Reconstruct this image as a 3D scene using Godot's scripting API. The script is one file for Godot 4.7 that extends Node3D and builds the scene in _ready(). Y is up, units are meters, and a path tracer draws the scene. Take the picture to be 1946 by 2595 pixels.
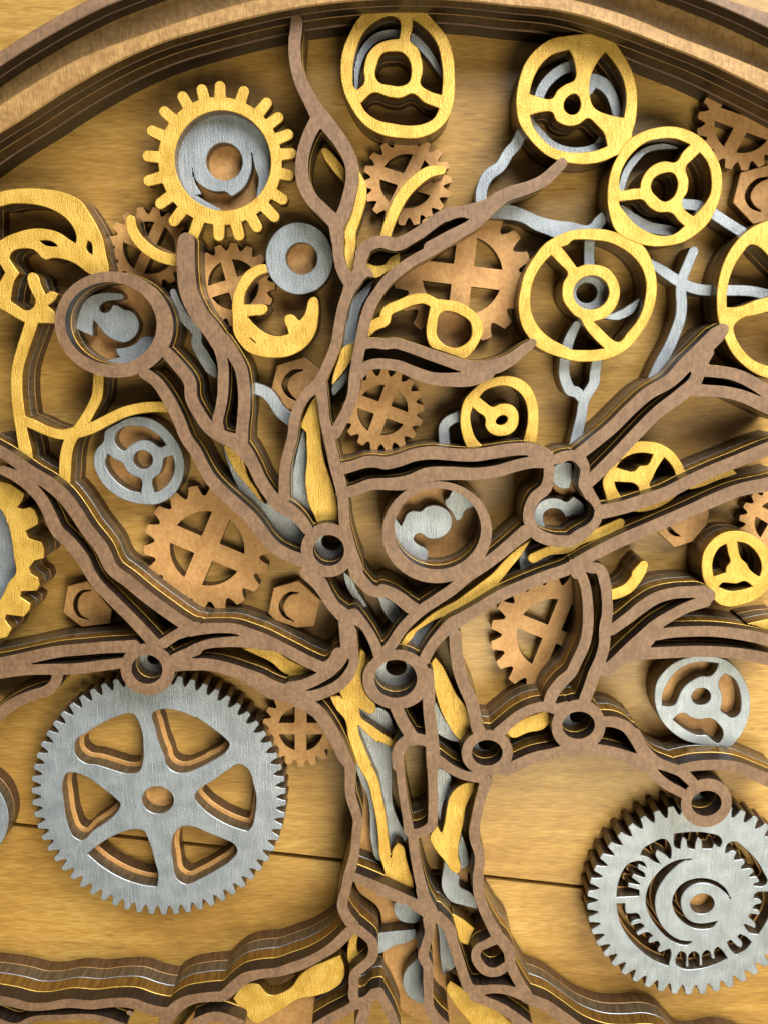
extends Node3D
# A layered laser-cut wooden picture: a tree among clock gears, cut from stacked 3.5 mm sheets.
# Shapes are given in hundredths of a millimetre on the picture's plane (x right, y up); z grows out of the picture.

const SHEET := 3.5
const UP := 1.4                      # height of the picture's reference point on the wall, metres
const PAD := 1.35
var mats := {}
var edges := {}
var taken := {}

class Field:
	var x0: float
	var y0: float
	var c: float
	var nx: int
	var ny: int
	var d: PackedFloat32Array
	func _init(ax: float, ay: float, bx: float, by: float, cell: float) -> void:
		c = cell; x0 = ax - 1.6; y0 = ay - 1.6
		nx = int(ceil((bx + 1.6 - x0) / c)) + 1
		ny = int(ceil((by + 1.6 - y0) / c)) + 1
		d = PackedFloat32Array(); d.resize(nx * ny); d.fill(9.0)
	func copy() -> Field:
		var f := Field.new(0, 0, 1, 1, 1.0)
		f.x0 = x0; f.y0 = y0; f.c = c; f.nx = nx; f.ny = ny; f.d = d.duplicate()
		return f
	func at(x: float, y: float) -> float:
		var u := clampf((x - x0) / c, 0.0, nx - 1.001)
		var v := clampf((y - y0) / c, 0.0, ny - 1.001)
		var i := int(u)
		var j := int(v)
		u -= i; v -= j
		var k := j * nx + i
		return lerpf(lerpf(d[k], d[k + 1], u), lerpf(d[k + nx], d[k + nx + 1], u), v)
	func gradient(x: float, y: float) -> Vector2:
		var g := Vector2(at(x + c, y) - at(x - c, y), at(x, y + c) - at(x, y - c))
		return g.normalized() if g.length() > 1e-5 else Vector2(0, 1)

func nums(s: String) -> PackedFloat64Array:
	return s.split_floats(" ", false)

# a closed or open smooth line through points; sharp turns stay sharp
func smooth(p: PackedVector2Array, closed: bool, r := PackedFloat32Array(), rr := []) -> PackedVector2Array:
	var n := p.size()
	var t := PackedVector2Array()
	for i in n:
		if not closed and (i == 0 or i == n - 1):
			t.append(p[1] - p[0] if i == 0 else p[n - 1] - p[n - 2])
			continue
		var a := p[i] - p[(i + n - 1) % n]
		var b := p[(i + 1) % n] - p[i]
		var la := a.length()
		var lb := b.length()
		if la < 1e-6 or lb < 1e-6 or a.dot(b) / (la * lb) < 0.35:
			t.append(Vector2(INF, 0))
		else:
			t.append((a / la * lb + b / lb * la) / (la + lb))      # slope per unit length
			t[i] = t[i].normalized()
	var out := PackedVector2Array()
	for i in (n if closed else n - 1):
		var j := (i + 1) % n
		var l := p[i].distance_to(p[j])
		var chord := (p[j] - p[i]) / maxf(l, 1e-6)
		var ta := chord if t[i].x == INF else t[i].normalized()
		var tb := chord if t[j].x == INF else t[j].normalized()
		var steps := clampi(int(l / 0.7) + 1, 1, 9)
		for s in steps:
			var u := float(s) / steps
			var h1 := (2 * u * u * u - 3 * u * u + 1)
			var h2 := (u * u * u - 2 * u * u + u)
			var h3 := (-2 * u * u * u + 3 * u * u)
			var h4 := (u * u * u - u * u)
			out.append(p[i] * h1 + ta * l * h2 + p[j] * h3 + tb * l * h4)
			if r.size():
				rr.append(lerpf(r[i], r[j], u))
	if not closed:
		out.append(p[n - 1])
		if r.size():
			rr.append(r[n - 1])
	return out

# a part of the grid that a shape can touch: [first column, first row, columns, rows]
func window(f: Field, lo: Vector2, hi: Vector2) -> Array:
	var i0 := clampi(int((lo.x - PAD - f.x0) / f.c), 0, f.nx - 1)
	var j0 := clampi(int((lo.y - PAD - f.y0) / f.c), 0, f.ny - 1)
	var i1 := clampi(int((hi.x + PAD - f.x0) / f.c) + 1, 0, f.nx - 1)
	var j1 := clampi(int((hi.y + PAD - f.y0) / f.c) + 1, 0, f.ny - 1)
	return [i0, j0, i1 - i0 + 1, j1 - j0 + 1]

func bounds(p: PackedVector2Array) -> Array:
	var lo := p[0]
	var hi := p[0]
	for q in p:
		lo = lo.min(q); hi = hi.max(q)
	return [lo, hi]

func polygon_distance(f: Field, p: PackedVector2Array, win: Array) -> PackedFloat32Array:
	var nx: int = win[2]
	var ny: int = win[3]
	var wx: float = f.x0 + win[0] * f.c
	var wy: float = f.y0 + win[1] * f.c
	var c := f.c
	var e := PackedFloat32Array(); e.resize(nx * ny); e.fill(9.0)
	var n := p.size()
	var rows := []
	rows.resize(ny)
	for k in n:
		var a := p[k]
		var b := p[(k + 1) % n]
		var ab := b - a
		var l2 := maxf(ab.length_squared(), 1e-9)
		var i0 := maxi(0, int((minf(a.x, b.x) - PAD - wx) / c))
		var i1 := mini(nx - 1, int((maxf(a.x, b.x) + PAD - wx) / c) + 1)
		var j0 := maxi(0, int((minf(a.y, b.y) - PAD - wy) / c))
		var j1 := mini(ny - 1, int((maxf(a.y, b.y) + PAD - wy) / c) + 1)
		for j in range(j0, j1 + 1):
			var y := wy + j * c
			var o := j * nx
			for i in range(i0, i1 + 1):
				var ax := wx + i * c - a.x
				var ay := y - a.y
				var u := clampf((ax * ab.x + ay * ab.y) / l2, 0.0, 1.0)
				ax -= u * ab.x; ay -= u * ab.y
				var q := ax * ax + ay * ay
				if q < e[o + i]:
					e[o + i] = q
		if a.y != b.y:
			var lo := minf(a.y, b.y)
			var hi := maxf(a.y, b.y)
			for j in range(maxi(0, int(ceil((lo - wy) / c))), mini(ny - 1, int(floor((hi - wy) / c))) + 1):
				var y := wy + j * c
				if y >= lo and y < hi:
					if rows[j] == null:
						rows[j] = []
					rows[j].append(a.x + (y - a.y) / (b.y - a.y) * (b.x - a.x))
	for j in ny:
		var o := j * nx
		for i in nx:
			if e[o + i] < 9.0:
				e[o + i] = sqrt(e[o + i])
		if rows[j] != null:
			var xs: Array = rows[j]
			xs.sort()
			for k in range(0, xs.size() - 1, 2):
				for i in range(maxi(0, int(ceil((xs[k] - wx) / c))), mini(nx - 1, int(floor((xs[k + 1] - wx) / c))) + 1):
					e[o + i] = -e[o + i]
	return e

# a brush line: x y width, x y width, ...; returns [middle points, radii, low corner, high corner]
func line(s: String) -> Array:
	var v := nums(s)
	var p := PackedVector2Array()
	var r := PackedFloat32Array()
	for i in range(0, v.size() - 2, 3):
		p.append(Vector2(v[i], v[i + 1]) * 0.01)
		r.append(v[i + 2] * 0.005)
	var rr := []
	var q := smooth(p, false, r, rr)
	var m: float = rr.max()
	var b := bounds(q)
	return [q, rr, b[0] - Vector2(m, m), b[1] + Vector2(m, m)]

func stroke_distance(f: Field, l: Array, win: Array, e: PackedFloat32Array) -> PackedFloat32Array:
	var nx: int = win[2]
	var ny: int = win[3]
	var wx: float = f.x0 + win[0] * f.c
	var wy: float = f.y0 + win[1] * f.c
	var c := f.c
	var q: PackedVector2Array = l[0]
	for k in q.size() - 1:
		var a := q[k]
		var ab := q[k + 1] - a
		var l2 := maxf(ab.length_squared(), 1e-9)
		var ra: float = l[1][k]
		var rb: float = l[1][k + 1]
		var m := maxf(ra, rb) + PAD
		var i0 := maxi(0, int((minf(a.x, a.x + ab.x) - m - wx) / c))
		var i1 := mini(nx - 1, int((maxf(a.x, a.x + ab.x) + m - wx) / c) + 1)
		var j0 := maxi(0, int((minf(a.y, a.y + ab.y) - m - wy) / c))
		var j1 := mini(ny - 1, int((maxf(a.y, a.y + ab.y) + m - wy) / c) + 1)
		for j in range(j0, j1 + 1):
			var y := wy + j * c
			var o := j * nx
			for i in range(i0, i1 + 1):
				var ax := wx + i * c - a.x
				var ay := y - a.y
				var u := clampf((ax * ab.x + ay * ab.y) / l2, 0.0, 1.0)
				ax -= u * ab.x; ay -= u * ab.y
				var w := sqrt(ax * ax + ay * ay) - ra - (rb - ra) * u
				if w < e[o + i]:
					e[o + i] = w
	return e

func points(s: String) -> PackedVector2Array:
	var v := nums(s)
	var p := PackedVector2Array()
	for i in range(0, v.size() - 1, 2):
		p.append(Vector2(v[i], v[i + 1]) * 0.01)
	return p

func ellipse(s: String) -> PackedVector2Array:
	var v := nums(s)
	var p := PackedVector2Array()
	for k in 72:
		p.append(Vector2(v[0] + v[2] * cos(TAU * k / 72), v[1] + v[3] * sin(TAU * k / 72)) * 0.01)
	return p

# cx cy rx ry root_share teeth phase_degrees tooth_share
func cog(s: String) -> PackedVector2Array:
	var v := nums(s)
	var n := int(v[5])
	var p := PackedVector2Array()
	for k in n:
		var m := deg_to_rad(v[6]) + TAU * k / n
		var w: float = TAU / n * v[7]
		for q in [[-0.86, v[4]], [-0.56, 0.5 + 0.5 * v[4]], [-0.42, 0.995], [0.0, 1.0], [0.42, 0.995], [0.56, 0.5 + 0.5 * v[4]], [0.86, v[4]]]:
			var a: float = m + w * q[0]
			p.append(Vector2(v[0] + v[2] * q[1] * cos(a), v[1] + v[3] * q[1] * sin(a)) * 0.01)
	return p

func apply(f: Field, ops: Array) -> Field:
	for op in ops:
		var kind: String = op[0]
		var off: float = op[2] if op.size() > 2 else 0.0
		var e: PackedFloat32Array
		var win: Array
		if kind.ends_with("S"):
			var l := line(op[1])
			win = window(f, l[2], l[3])
			e = PackedFloat32Array(); e.resize(win[2] * win[3]); e.fill(9.0)
			e = stroke_distance(f, l, win, e)
		else:
			var p := smooth(points(op[1]), true) if kind.ends_with("F") else points(op[1]) if kind.ends_with("P") else ellipse(op[1]) if kind.ends_with("E") else cog(op[1])
			var b := bounds(p)
			win = window(f, b[0], b[1])
			if kind[0] == "&":
				win = [0, 0, f.nx, f.ny]
			e = polygon_distance(f, p, win)
		var nx: int = win[2]
		for j in win[3]:
			var o: int = (j + win[1]) * f.nx + win[0]
			var w: int = j * nx
			if kind[0] == "-":
				for i in nx:
					if off - e[w + i] > f.d[o + i]:
						f.d[o + i] = off - e[w + i]
			elif kind[0] == "&":
				for i in nx:
					if e[w + i] - off > f.d[o + i]:
						f.d[o + i] = e[w + i] - off
			else:
				for i in nx:
					if e[w + i] - off < f.d[o + i]:
						f.d[o + i] = e[w + i] - off
	return f

func shape(x0: float, y0: float, x1: float, y1: float, cell: float, ops: Array) -> Field:
	return apply(Field.new(x0, y0, x1, y1, cell), ops)

# marching squares over the field: the flat face (inset by the bevel), the bevel and the cut edge down to z0
func cut(f: Field, z1: float, z0: float, grow: float, bevel: float, origin: Vector3) -> ArrayMesh:
	var v := PackedVector3Array()
	var nv := PackedVector3Array()
	var wv := PackedVector3Array()
	var wn := PackedVector3Array()
	var org := origin * 1000.0
	var d := f.d
	var nx := f.nx
	var c := f.c
	var out := Vector3(0, 0, 1)
	var zf := (z1 - org.z) * 0.001
	for which in 2:
		var iso := grow - bevel if which == 0 else grow
		for j in f.ny - 1:
			var o := j * nx
			var y := f.y0 + j * c
			var run := -1
			var b := d[o] - iso
			var cc := d[o + nx] - iso
			for i in nx - 1:
				var a := b
				var dd := cc
				b = d[o + i + 1] - iso
				cc = d[o + nx + i + 1] - iso
				if a >= 0.0:
					if b >= 0.0 and cc >= 0.0 and dd >= 0.0:
						continue
				elif b < 0.0 and cc < 0.0 and dd < 0.0:
					if which == 0:
						if run < 0:
							run = i
						if i < nx - 2:
							continue
					else:
						continue
				if run >= 0:
					var xa := (f.x0 + run * c - org.x) * 0.001
					var xb := (f.x0 + i * c - org.x) * 0.001
					var ya := (y - org.y) * 0.001
					var yb := (y + c - org.y) * 0.001
					v.append(Vector3(xa, ya, zf)); v.append(Vector3(xb, yb, zf)); v.append(Vector3(xb, ya, zf))
					v.append(Vector3(xa, ya, zf)); v.append(Vector3(xa, yb, zf)); v.append(Vector3(xb, yb, zf))
					for k in 6:
						nv.append(out)
					run = -1
				var x := f.x0 + i * c
				var poly := PackedVector2Array()
				var leave := -1
				var leave2 := -1
				if a < 0: poly.append(Vector2(x, y))
				if (a < 0) != (b < 0):
					if a < 0: leave = poly.size()
					poly.append(Vector2(x + c * a / (a - b), y))
				if b < 0: poly.append(Vector2(x + c, y))
				if (b < 0) != (cc < 0):
					if b < 0:
						leave2 = leave
						leave = poly.size()
					poly.append(Vector2(x + c, y + c * b / (b - cc)))
				if cc < 0: poly.append(Vector2(x + c, y + c))
				if (cc < 0) != (dd < 0):
					if cc < 0:
						leave2 = leave
						leave = poly.size()
					poly.append(Vector2(x + c - c * cc / (cc - dd), y + c))
				if dd < 0: poly.append(Vector2(x, y + c))
				if (dd < 0) != (a < 0):
					if dd < 0:
						leave2 = leave
						leave = poly.size()
					poly.append(Vector2(x, y + c - c * dd / (dd - a)))
				var m := poly.size()
				if which == 0:
					for k in range(1, m - 1):
						for q in [0, k + 1, k]:
							v.append(Vector3((poly[q].x - org.x) * 0.001, (poly[q].y - org.y) * 0.001, zf)); nv.append(out)
					continue
				for k in [leave, leave2]:
					if k < 0:
						continue
					var p := poly[k]
					var q := poly[(k + 1) % m]
					var gp := f.gradient(p.x, p.y)
					var gq := f.gradient(q.x, q.y)
					var np := Vector3(gp.x, gp.y, 0)
					var nq := Vector3(gq.x, gq.y, 0)
					var zt := z1 - bevel
					var p1 := (Vector3(p.x, p.y, zt) - org) * 0.001
					var q1 := (Vector3(q.x, q.y, zt) - org) * 0.001
					var p0 := (Vector3(p.x, p.y, z0) - org) * 0.001
					var q0 := (Vector3(q.x, q.y, z0) - org) * 0.001
					wv.append(p1); wv.append(q1); wv.append(q0); wv.append(p1); wv.append(q0); wv.append(p0)
					wn.append(np); wn.append(nq); wn.append(nq); wn.append(np); wn.append(nq); wn.append(np)
					if bevel > 0.0:
						var pi := p1 + (Vector3(0, 0, bevel - 0.002) - np * (bevel + 0.02)) * 0.001
						var qi := q1 + (Vector3(0, 0, bevel - 0.002) - nq * (bevel + 0.02)) * 0.001
						np = (np + out).normalized()
						nq = (nq + out).normalized()
						v.append(pi); v.append(qi); v.append(q1); v.append(pi); v.append(q1); v.append(p1)
						nv.append(np); nv.append(nq); nv.append(nq); nv.append(np); nv.append(nq); nv.append(np)
	var mesh := ArrayMesh.new()
	for s in 2:
		if (v if s == 0 else wv).size():
			var arr := []
			arr.resize(Mesh.ARRAY_MAX)
			arr[Mesh.ARRAY_VERTEX] = v if s == 0 else wv
			arr[Mesh.ARRAY_NORMAL] = nv if s == 0 else wn
			mesh.add_surface_from_arrays(Mesh.PRIMITIVE_TRIANGLES, arr)
	return mesh

func numbered(called: String) -> String:
	var k: int = taken.get(called, 0)
	taken[called] = k + 1
	return called if k == 0 else "%s_%03d" % [called, k]

func thing(called: String, label: String, category: String, x: float, y: float, group := "") -> Node3D:
	var o := Node3D.new()
	o.name = numbered(called)
	add_child(o)
	o.position = Vector3(x * 0.001, UP + y * 0.001, 0)
	o.set_meta("label", label)
	o.set_meta("category", category)
	if group:
		o.set_meta("group", group)
	return o

func part(parent: Node3D, called: String, mat: String, f: Field, z1: float, z0: float, grow := 0.0, bevel := 0.1) -> MeshInstance3D:
	var m := MeshInstance3D.new()
	m.name = called
	m.mesh = cut(f, z1, z0, grow, bevel, parent.position - Vector3(0, UP, 0))
	if m.mesh.get_surface_count() > 0:
		m.set_surface_override_material(0, mats[mat])
	if m.mesh.get_surface_count() > 1:
		m.set_surface_override_material(1, edges[mat])
	parent.add_child(m, true)
	return m

func noise(kind: int, freq: float, seed_: int, octaves := 4) -> FastNoiseLite:
	var n := FastNoiseLite.new()
	n.noise_type = kind as FastNoiseLite.NoiseType
	n.frequency = freq
	n.seed = seed_
	n.fractal_octaves = octaves
	return n

func picture(n: FastNoiseLite, side: int, from: Color, to: Color, low := 0.0, high := 1.0) -> NoiseTexture2D:
	var t := NoiseTexture2D.new()
	t.width = side; t.height = side
	t.seamless = true
	t.noise = n
	var g := Gradient.new()
	g.offsets = PackedFloat32Array([low, high])
	g.colors = PackedColorArray([from, to])
	t.color_ramp = g
	return t

func bumps(n: FastNoiseLite, side: int, strength: float) -> NoiseTexture2D:
	var t := NoiseTexture2D.new()
	t.width = side; t.height = side
	t.seamless = true
	t.as_normal_map = true
	t.bump_strength = strength
	t.noise = n
	return t

# The tree's sheets: the brown front is cut into trunk, limbs and hubs along the lines where they meet; the three sheets under it repeat the whole outline.
func tree_sheets(t: Node3D, pieces: Dictionary, cuts: Array, box: Array) -> Field:
	var cell := 0.25
	var fields := {}
	var whole := Field.new(box[0], box[1], box[2], box[3], cell)
	var place := {}
	for g in pieces:
		var lo := Vector2(1e9, 1e9)
		var hi := -lo
		for op in pieces[g]:
			var b := bounds(ellipse(op[1])) if op[0] == "E" else line(op[1]).slice(2)
			lo = lo.min(b[0]); hi = hi.max(b[1])
		# the piece's own grid falls on the nodes of the whole one
		var win := window(whole, lo, hi)
		var f := Field.new(0, 0, 1, 1, 1.0)
		f.c = cell; f.x0 = whole.x0 + win[0] * cell; f.y0 = whole.y0 + win[1] * cell
		f.nx = win[2]; f.ny = win[3]
		f.d = PackedFloat32Array(); f.d.resize(f.nx * f.ny); f.d.fill(9.0)
		f = apply(f, pieces[g])
		fields[g] = f
		place[g] = win
		for j in f.ny:
			var o: int = (j + win[1]) * whole.nx + win[0]
			var w := j * f.nx
			for i in f.nx:
				if f.d[w + i] < whole.d[o + i]:
					whole.d[o + i] = f.d[w + i]
	var best := whole.d.duplicate()
	var second := PackedFloat32Array(); second.resize(best.size()); second.fill(9.0)
	for g in fields:
		var f: Field = fields[g]
		for j in f.ny:
			var o: int = (j + place[g][1]) * whole.nx + place[g][0]
			var w := j * f.nx
			for i in f.nx:
				var q := f.d[w + i]
				if q > best[o + i] and q < second[o + i]:
					second[o + i] = q
	whole = apply(whole, cuts)
	for g in fields:
		var f: Field = fields[g]
		for j in f.ny:
			var o: int = (j + place[g][1]) * whole.nx + place[g][0]
			var w := j * f.nx
			for i in f.nx:
				var q := f.d[w + i]
				f.d[w + i] = maxf(whole.d[o + i], q - (second[o + i] if q <= best[o + i] else best[o + i]))
		part(t, g, "bark", f, 4 * SHEET, 3 * SHEET + 0.04, 0.0, 0.0)
	part(t, "gold_layer", "gold", whole, 3 * SHEET - 0.1, 2 * SHEET + 0.04, 0.04, 0.10)
	part(t, "silver_layer", "silver", whole, 2 * SHEET - 0.1, SHEET + 0.04, 0.03, 0.10)
	part(t, "copper_layer", "copper", whole, SHEET - 0.1, 0.04, -0.02, 0.1)
	return whole

# painted wood: a mottled ground with short upright pores; returns [colour, relief]
func fibres(base: FastNoiseLite, from: Color, to: Color, depth: float, seed_: int, long: int) -> Array:
	var side := 512
	var g := base.get_seamless_image(side, side)
	g.convert(Image.FORMAT_L8)
	var fine := noise(FastNoiseLite.TYPE_SIMPLEX, 0.35, seed_, 1).get_seamless_image(side, side)
	fine.convert(Image.FORMAT_L8)
	var ga := g.get_data()
	var fa := fine.get_data()
	var wide := noise(FastNoiseLite.TYPE_SIMPLEX, 0.007, seed_ + 50, 2).get_seamless_image(side, side)
	wide.convert(Image.FORMAT_L8)
	var wa := wide.get_data()
	var v := PackedFloat32Array(); v.resize(side * side)
	for i in side * side:
		v[i] = clampf(0.5 + (ga[i] / 255.0 - 0.5) * 0.7 + (fa[i] / 255.0 - 0.5) * 0.5 + (wa[i] / 255.0 - 0.5) * 0.5, 0.0, 1.0)
	var rng := RandomNumberGenerator.new()
	rng.seed = seed_
	for n in 1600:
		var x := rng.randi() % side
		var y := rng.randi() % side
		var l := rng.randi_range(10, 46) * long
		var w := rng.randi_range(2, 4)
		var dark := depth * rng.randf_range(0.3, 1.0)
		for q in l:
			for p in w:
				var i := ((y + q) % side) * side + (x + p + int(q * rng.randf() * 0.04)) % side
				v[i] = clampf(v[i] - (dark if n % 3 or long == 1 else -dark) * (1.0 - absf(2.0 * q / l - 1.0) * 0.5), 0.0, 1.0)
	var im := Image.create(side, side, false, Image.FORMAT_RGB8)
	var hi := Image.create(side, side, false, Image.FORMAT_RGB8)
	for y in side:
		for x in side:
			var q := v[y * side + x]
			im.set_pixel(x, y, from.lerp(to, q))
			hi.set_pixel(x, y, Color(q, q, q))
	hi.bump_map_to_normal_map(3.0)
	return [ImageTexture.create_from_image(im), ImageTexture.create_from_image(hi)]

# varnished plywood: faint broad patches, fine level grain, scattered dark ticks
func veneer() -> ImageTexture:
	var side := 1536
	var broad := noise(FastNoiseLite.TYPE_SIMPLEX, 0.014, 41, 3).get_image(384, 512)
	broad.resize(side, side, Image.INTERPOLATE_CUBIC)
	var grain := noise(FastNoiseLite.TYPE_SIMPLEX, 0.045, 42, 4).get_image(128, side)
	grain.resize(side, side, Image.INTERPOLATE_CUBIC)
	var fibre := noise(FastNoiseLite.TYPE_SIMPLEX, 0.30, 43, 2).get_image(192, side)
	fibre.resize(side, side, Image.INTERPOLATE_CUBIC)
	for im in [broad, grain, fibre]:
		im.convert(Image.FORMAT_L8)
	var ba := broad.get_data()
	var ga := grain.get_data()
	var fa := fibre.get_data()
	var ramp := PackedByteArray(); ramp.resize(3 * 256)
	var dark := Color(0.49, 0.355, 0.145)
	var mid := Color(0.655, 0.505, 0.245)
	var pale := Color(0.83, 0.70, 0.415)
	for k in 256:
		var q := k / 255.0
		var c := dark.lerp(mid, clampf(q * 2.0, 0.0, 1.0)) if q < 0.5 else mid.lerp(pale, clampf(q * 2.0 - 1.0, 0.0, 1.0))
		ramp[3 * k] = int(c.r * 255); ramp[3 * k + 1] = int(c.g * 255); ramp[3 * k + 2] = int(c.b * 255)
	var px := PackedByteArray(); px.resize(3 * side * side)
	for i in side * side:
		var k := clampi((6 * ba[i] + 4 * ga[i] + 6 * fa[i]) / 16, 0, 255) * 3
		var o := 3 * i
		px[o] = ramp[k]; px[o + 1] = ramp[k + 1]; px[o + 2] = ramp[k + 2]
	var im := Image.create_from_data(side, side, false, Image.FORMAT_RGB8, px)
	var rng := RandomNumberGenerator.new()
	rng.seed = 9
	for n in 5000:
		var x := rng.randi() % (side - 24)
		var y := rng.randi() % side
		var s := rng.randf_range(0.78, 0.96)
		for q in rng.randi_range(2, 16):
			var c := im.get_pixel(x + q, y)
			im.set_pixel(x + q, y, Color(c.r * s, c.g * s, c.b * s))
	return ImageTexture.create_from_image(im)

func plank(parent: Node3D, x0: float, x1: float, y00: float, y01: float, y10: float, y11: float, z1: float, z0: float, called := "plank") -> void:
	# corners: lower edge from (x0, y00) to (x1, y10), upper edge from (x0, y01) to (x1, y11), millimetres
	var st := SurfaceTool.new()
	st.begin(Mesh.PRIMITIVE_TRIANGLES)
	var p := [Vector3(x0, y00, z1), Vector3(x1, y10, z1), Vector3(x1, y11, z1), Vector3(x0, y01, z1), Vector3(x0, y00, z0), Vector3(x1, y10, z0), Vector3(x1, y11, z0), Vector3(x0, y01, z0)]
	for q in [[3, 2, 1, 0], [4, 5, 6, 7], [0, 1, 5, 4], [1, 2, 6, 5], [2, 3, 7, 6], [3, 0, 4, 7]]:
		st.set_smooth_group(-1)
		for k in [0, 1, 2, 0, 2, 3]:
			st.add_vertex(p[q[k]] * 0.001)
	st.generate_normals()
	var m := MeshInstance3D.new()
	m.name = called
	m.mesh = st.commit()
	m.material_override = mats.board
	parent.add_child(m, true)

func _ready() -> void:
	# camera: square on to the wall a little above the picture's middle, tipped down
	var cam := Camera3D.new()
	cam.name = "camera"
	cam.position = Vector3(0, UP, 0.2)
	cam.rotation_degrees = Vector3(-10.149, 0, 0)
	cam.fov = 54.86
	cam.near = 0.01
	cam.far = 20.0
	add_child(cam)
	cam.current = true
	var env := Environment.new()
	env.background_mode = Environment.BG_COLOR
	env.background_color = Color(0.075, 0.071, 0.065).linear_to_srgb()
	env.tonemap_mode = Environment.TONE_MAPPER_LINEAR
	env.tonemap_exposure = 1.1
	env.sdfgi_enabled = true
	env.ssao_enabled = true
	env.ssil_enabled = true
	var we := WorldEnvironment.new()
	we.name = "room"
	we.environment = env
	add_child(we)
	# a cool window high on the right and a warm lamp low on the right, both soft and outside the frame
	for v in [["window_light", Vector2(0.56, 0.44), 1.12, Color(1.0, 0.99, 0.965), Vector3(0.28, UP + 0.42, 0.42), Vector3(0, UP - 0.02, 0)],
			["warm_lamp", Vector2(0.16, 0.16), 0.115, Color(1.0, 0.95, 0.82), Vector3(0.10, UP - 0.18, 0.36), Vector3(0.01, UP - 0.11, 0)]]:
		var lamp := AreaLight3D.new()
		lamp.name = v[0]
		lamp.area_size = v[1]
		lamp.light_energy = v[2]
		lamp.light_color = v[3]
		lamp.shadow_enabled = true
		add_child(lamp)
		lamp.look_at_from_position(v[4], v[5])
	# paints: every sheet is stained or painted wood whose short upright pores show through
	var pores := noise(FastNoiseLite.TYPE_SIMPLEX, 0.03, 3, 4)
	var flakes := noise(FastNoiseLite.TYPE_SIMPLEX, 0.12, 8, 2)
	var looks := {
		"bark": [Color(0.385, 0.292, 0.212), Color(0.525, 0.41, 0.31), 0.0, 0.55, 0.30, 0.24],
		"gold": [Color(0.70, 0.545, 0.205), Color(0.90, 0.755, 0.39), 0.32, 0.42, 0.34, 0.45],
		"silver": [Color(0.485, 0.515, 0.54), Color(0.655, 0.69, 0.725), 0.42, 0.40, 0.22, 0.30],
		"copper": [Color(0.65, 0.475, 0.275), Color(0.77, 0.605, 0.385), 0.12, 0.5, 0.25, 0.25],
		"bronze": [Color(0.51, 0.385, 0.215), Color(0.69, 0.55, 0.345), 0.12, 0.5, 0.30, 0.35],
	}
	var sown := 20
	for k in looks:
		var v: Array = looks[k]
		var m := StandardMaterial3D.new()
		m.resource_name = k
		sown += 1
		var worn := fibres(flakes if k == "gold" or k == "silver" else pores, v[0], v[1], v[4], sown, 2 if k == "silver" else 1)
		m.albedo_texture = worn[0]
		m.metallic = v[2]
		m.roughness = v[3]
		m.uv1_triplanar = true
		m.uv1_scale = Vector3(42, 42, 42)
		m.normal_enabled = true
		m.normal_texture = worn[1]
		m.normal_scale = v[5]
		mats[k] = m
	# cut edges: burnt by the laser, paint run over the rim of the metallic ones
	var rims := {"bark": [Color(0.155, 0.108, 0.078), 0.0, 0.42], "gold": [Color(0.51, 0.38, 0.17), 0.5, 0.32], "silver": [Color(0.40, 0.35, 0.275), 0.45, 0.34], "copper": [Color(0.32, 0.225, 0.135), 0.1, 0.42], "bronze": [Color(0.30, 0.225, 0.12), 0.1, 0.45]}
	var scorch := noise(FastNoiseLite.TYPE_SIMPLEX, 0.03, 5, 3)
	for k in rims:
		var m := StandardMaterial3D.new()
		m.resource_name = k + "_edge"
		var c: Color = rims[k][0]
		m.albedo_texture = picture(scorch, 256, c.darkened(0.22), c.lightened(0.03), 0.25, 0.75)
		m.metallic = rims[k][1]
		m.roughness = rims[k][2]
		m.uv1_triplanar = true
		m.uv1_scale = Vector3(120, 120, 14)
		edges[k] = m
	var b := StandardMaterial3D.new()
	b.resource_name = "varnished_plywood"
	b.albedo_texture = veneer()
	b.roughness = 0.42
	b.uv1_triplanar = true
	b.uv1_scale = Vector3(3.6, 3.6, 3.6)
	mats.board = b
	# the back board: two wide planks, the lower one set back a little along a slanting joint
	var board := Node3D.new()
	board.name = "back_board"
	board.position = Vector3(0, UP, 0)
	board.set_meta("kind", "structure")
	add_child(board)
	plank(board, -140.0, 140.0, -97.47, 140.0, -131.19, 140.0, 0.0, -6.0)
	plank(board, -140.0, 140.0, -240.0, -97.47 - 1.5, -240.0, -131.19 - 1.5, -1.0, -6.0)
	plank(board, -140.0, 140.0, -97.47 - 20.0, -97.47 + 20.0, -131.19 - 20.0, -131.19 + 20.0, -7.0, -9.0, "backing_strip")
	var t: Node3D
	var f: Field
	t = thing("round_frame", "curved stepped wooden frame arching over the top of the picture", "frame", -3.0, 40.7)
	f = shape(-97.9, 22.8, 91.9, 69.5, 0.3, [["F", "-9786 2282 -8502 3319 -7399 4120 -6676 4600 -6036 4966 -5395 5298 -4810 5564 -4361 5728 -3195 6117 -1568 6460 47 6614 1863 6553 3554 6273 4786 5917 5496 5678 6101 5450 6634 5221 7726 4690 9185 3747 9145 4172 7698 5043 6616 5475 6297 5570 5924 5678 4771 6211 3542 6602 1856 6892 47 6953 -1563 6800 -3185 6429 -4417 5979 -5117 5665 -5361 5551 -6021 5215 -6602 4883 -7373 4464 -8462 3780 -9726 2887"]])
	part(t, "outer_ring", "bark", f, 17.5, 14.04, 0.0, 0.15)
	part(t, "outer_ring", "bark", f, 14.0, 10.54, 0.1, 0.12)
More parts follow.
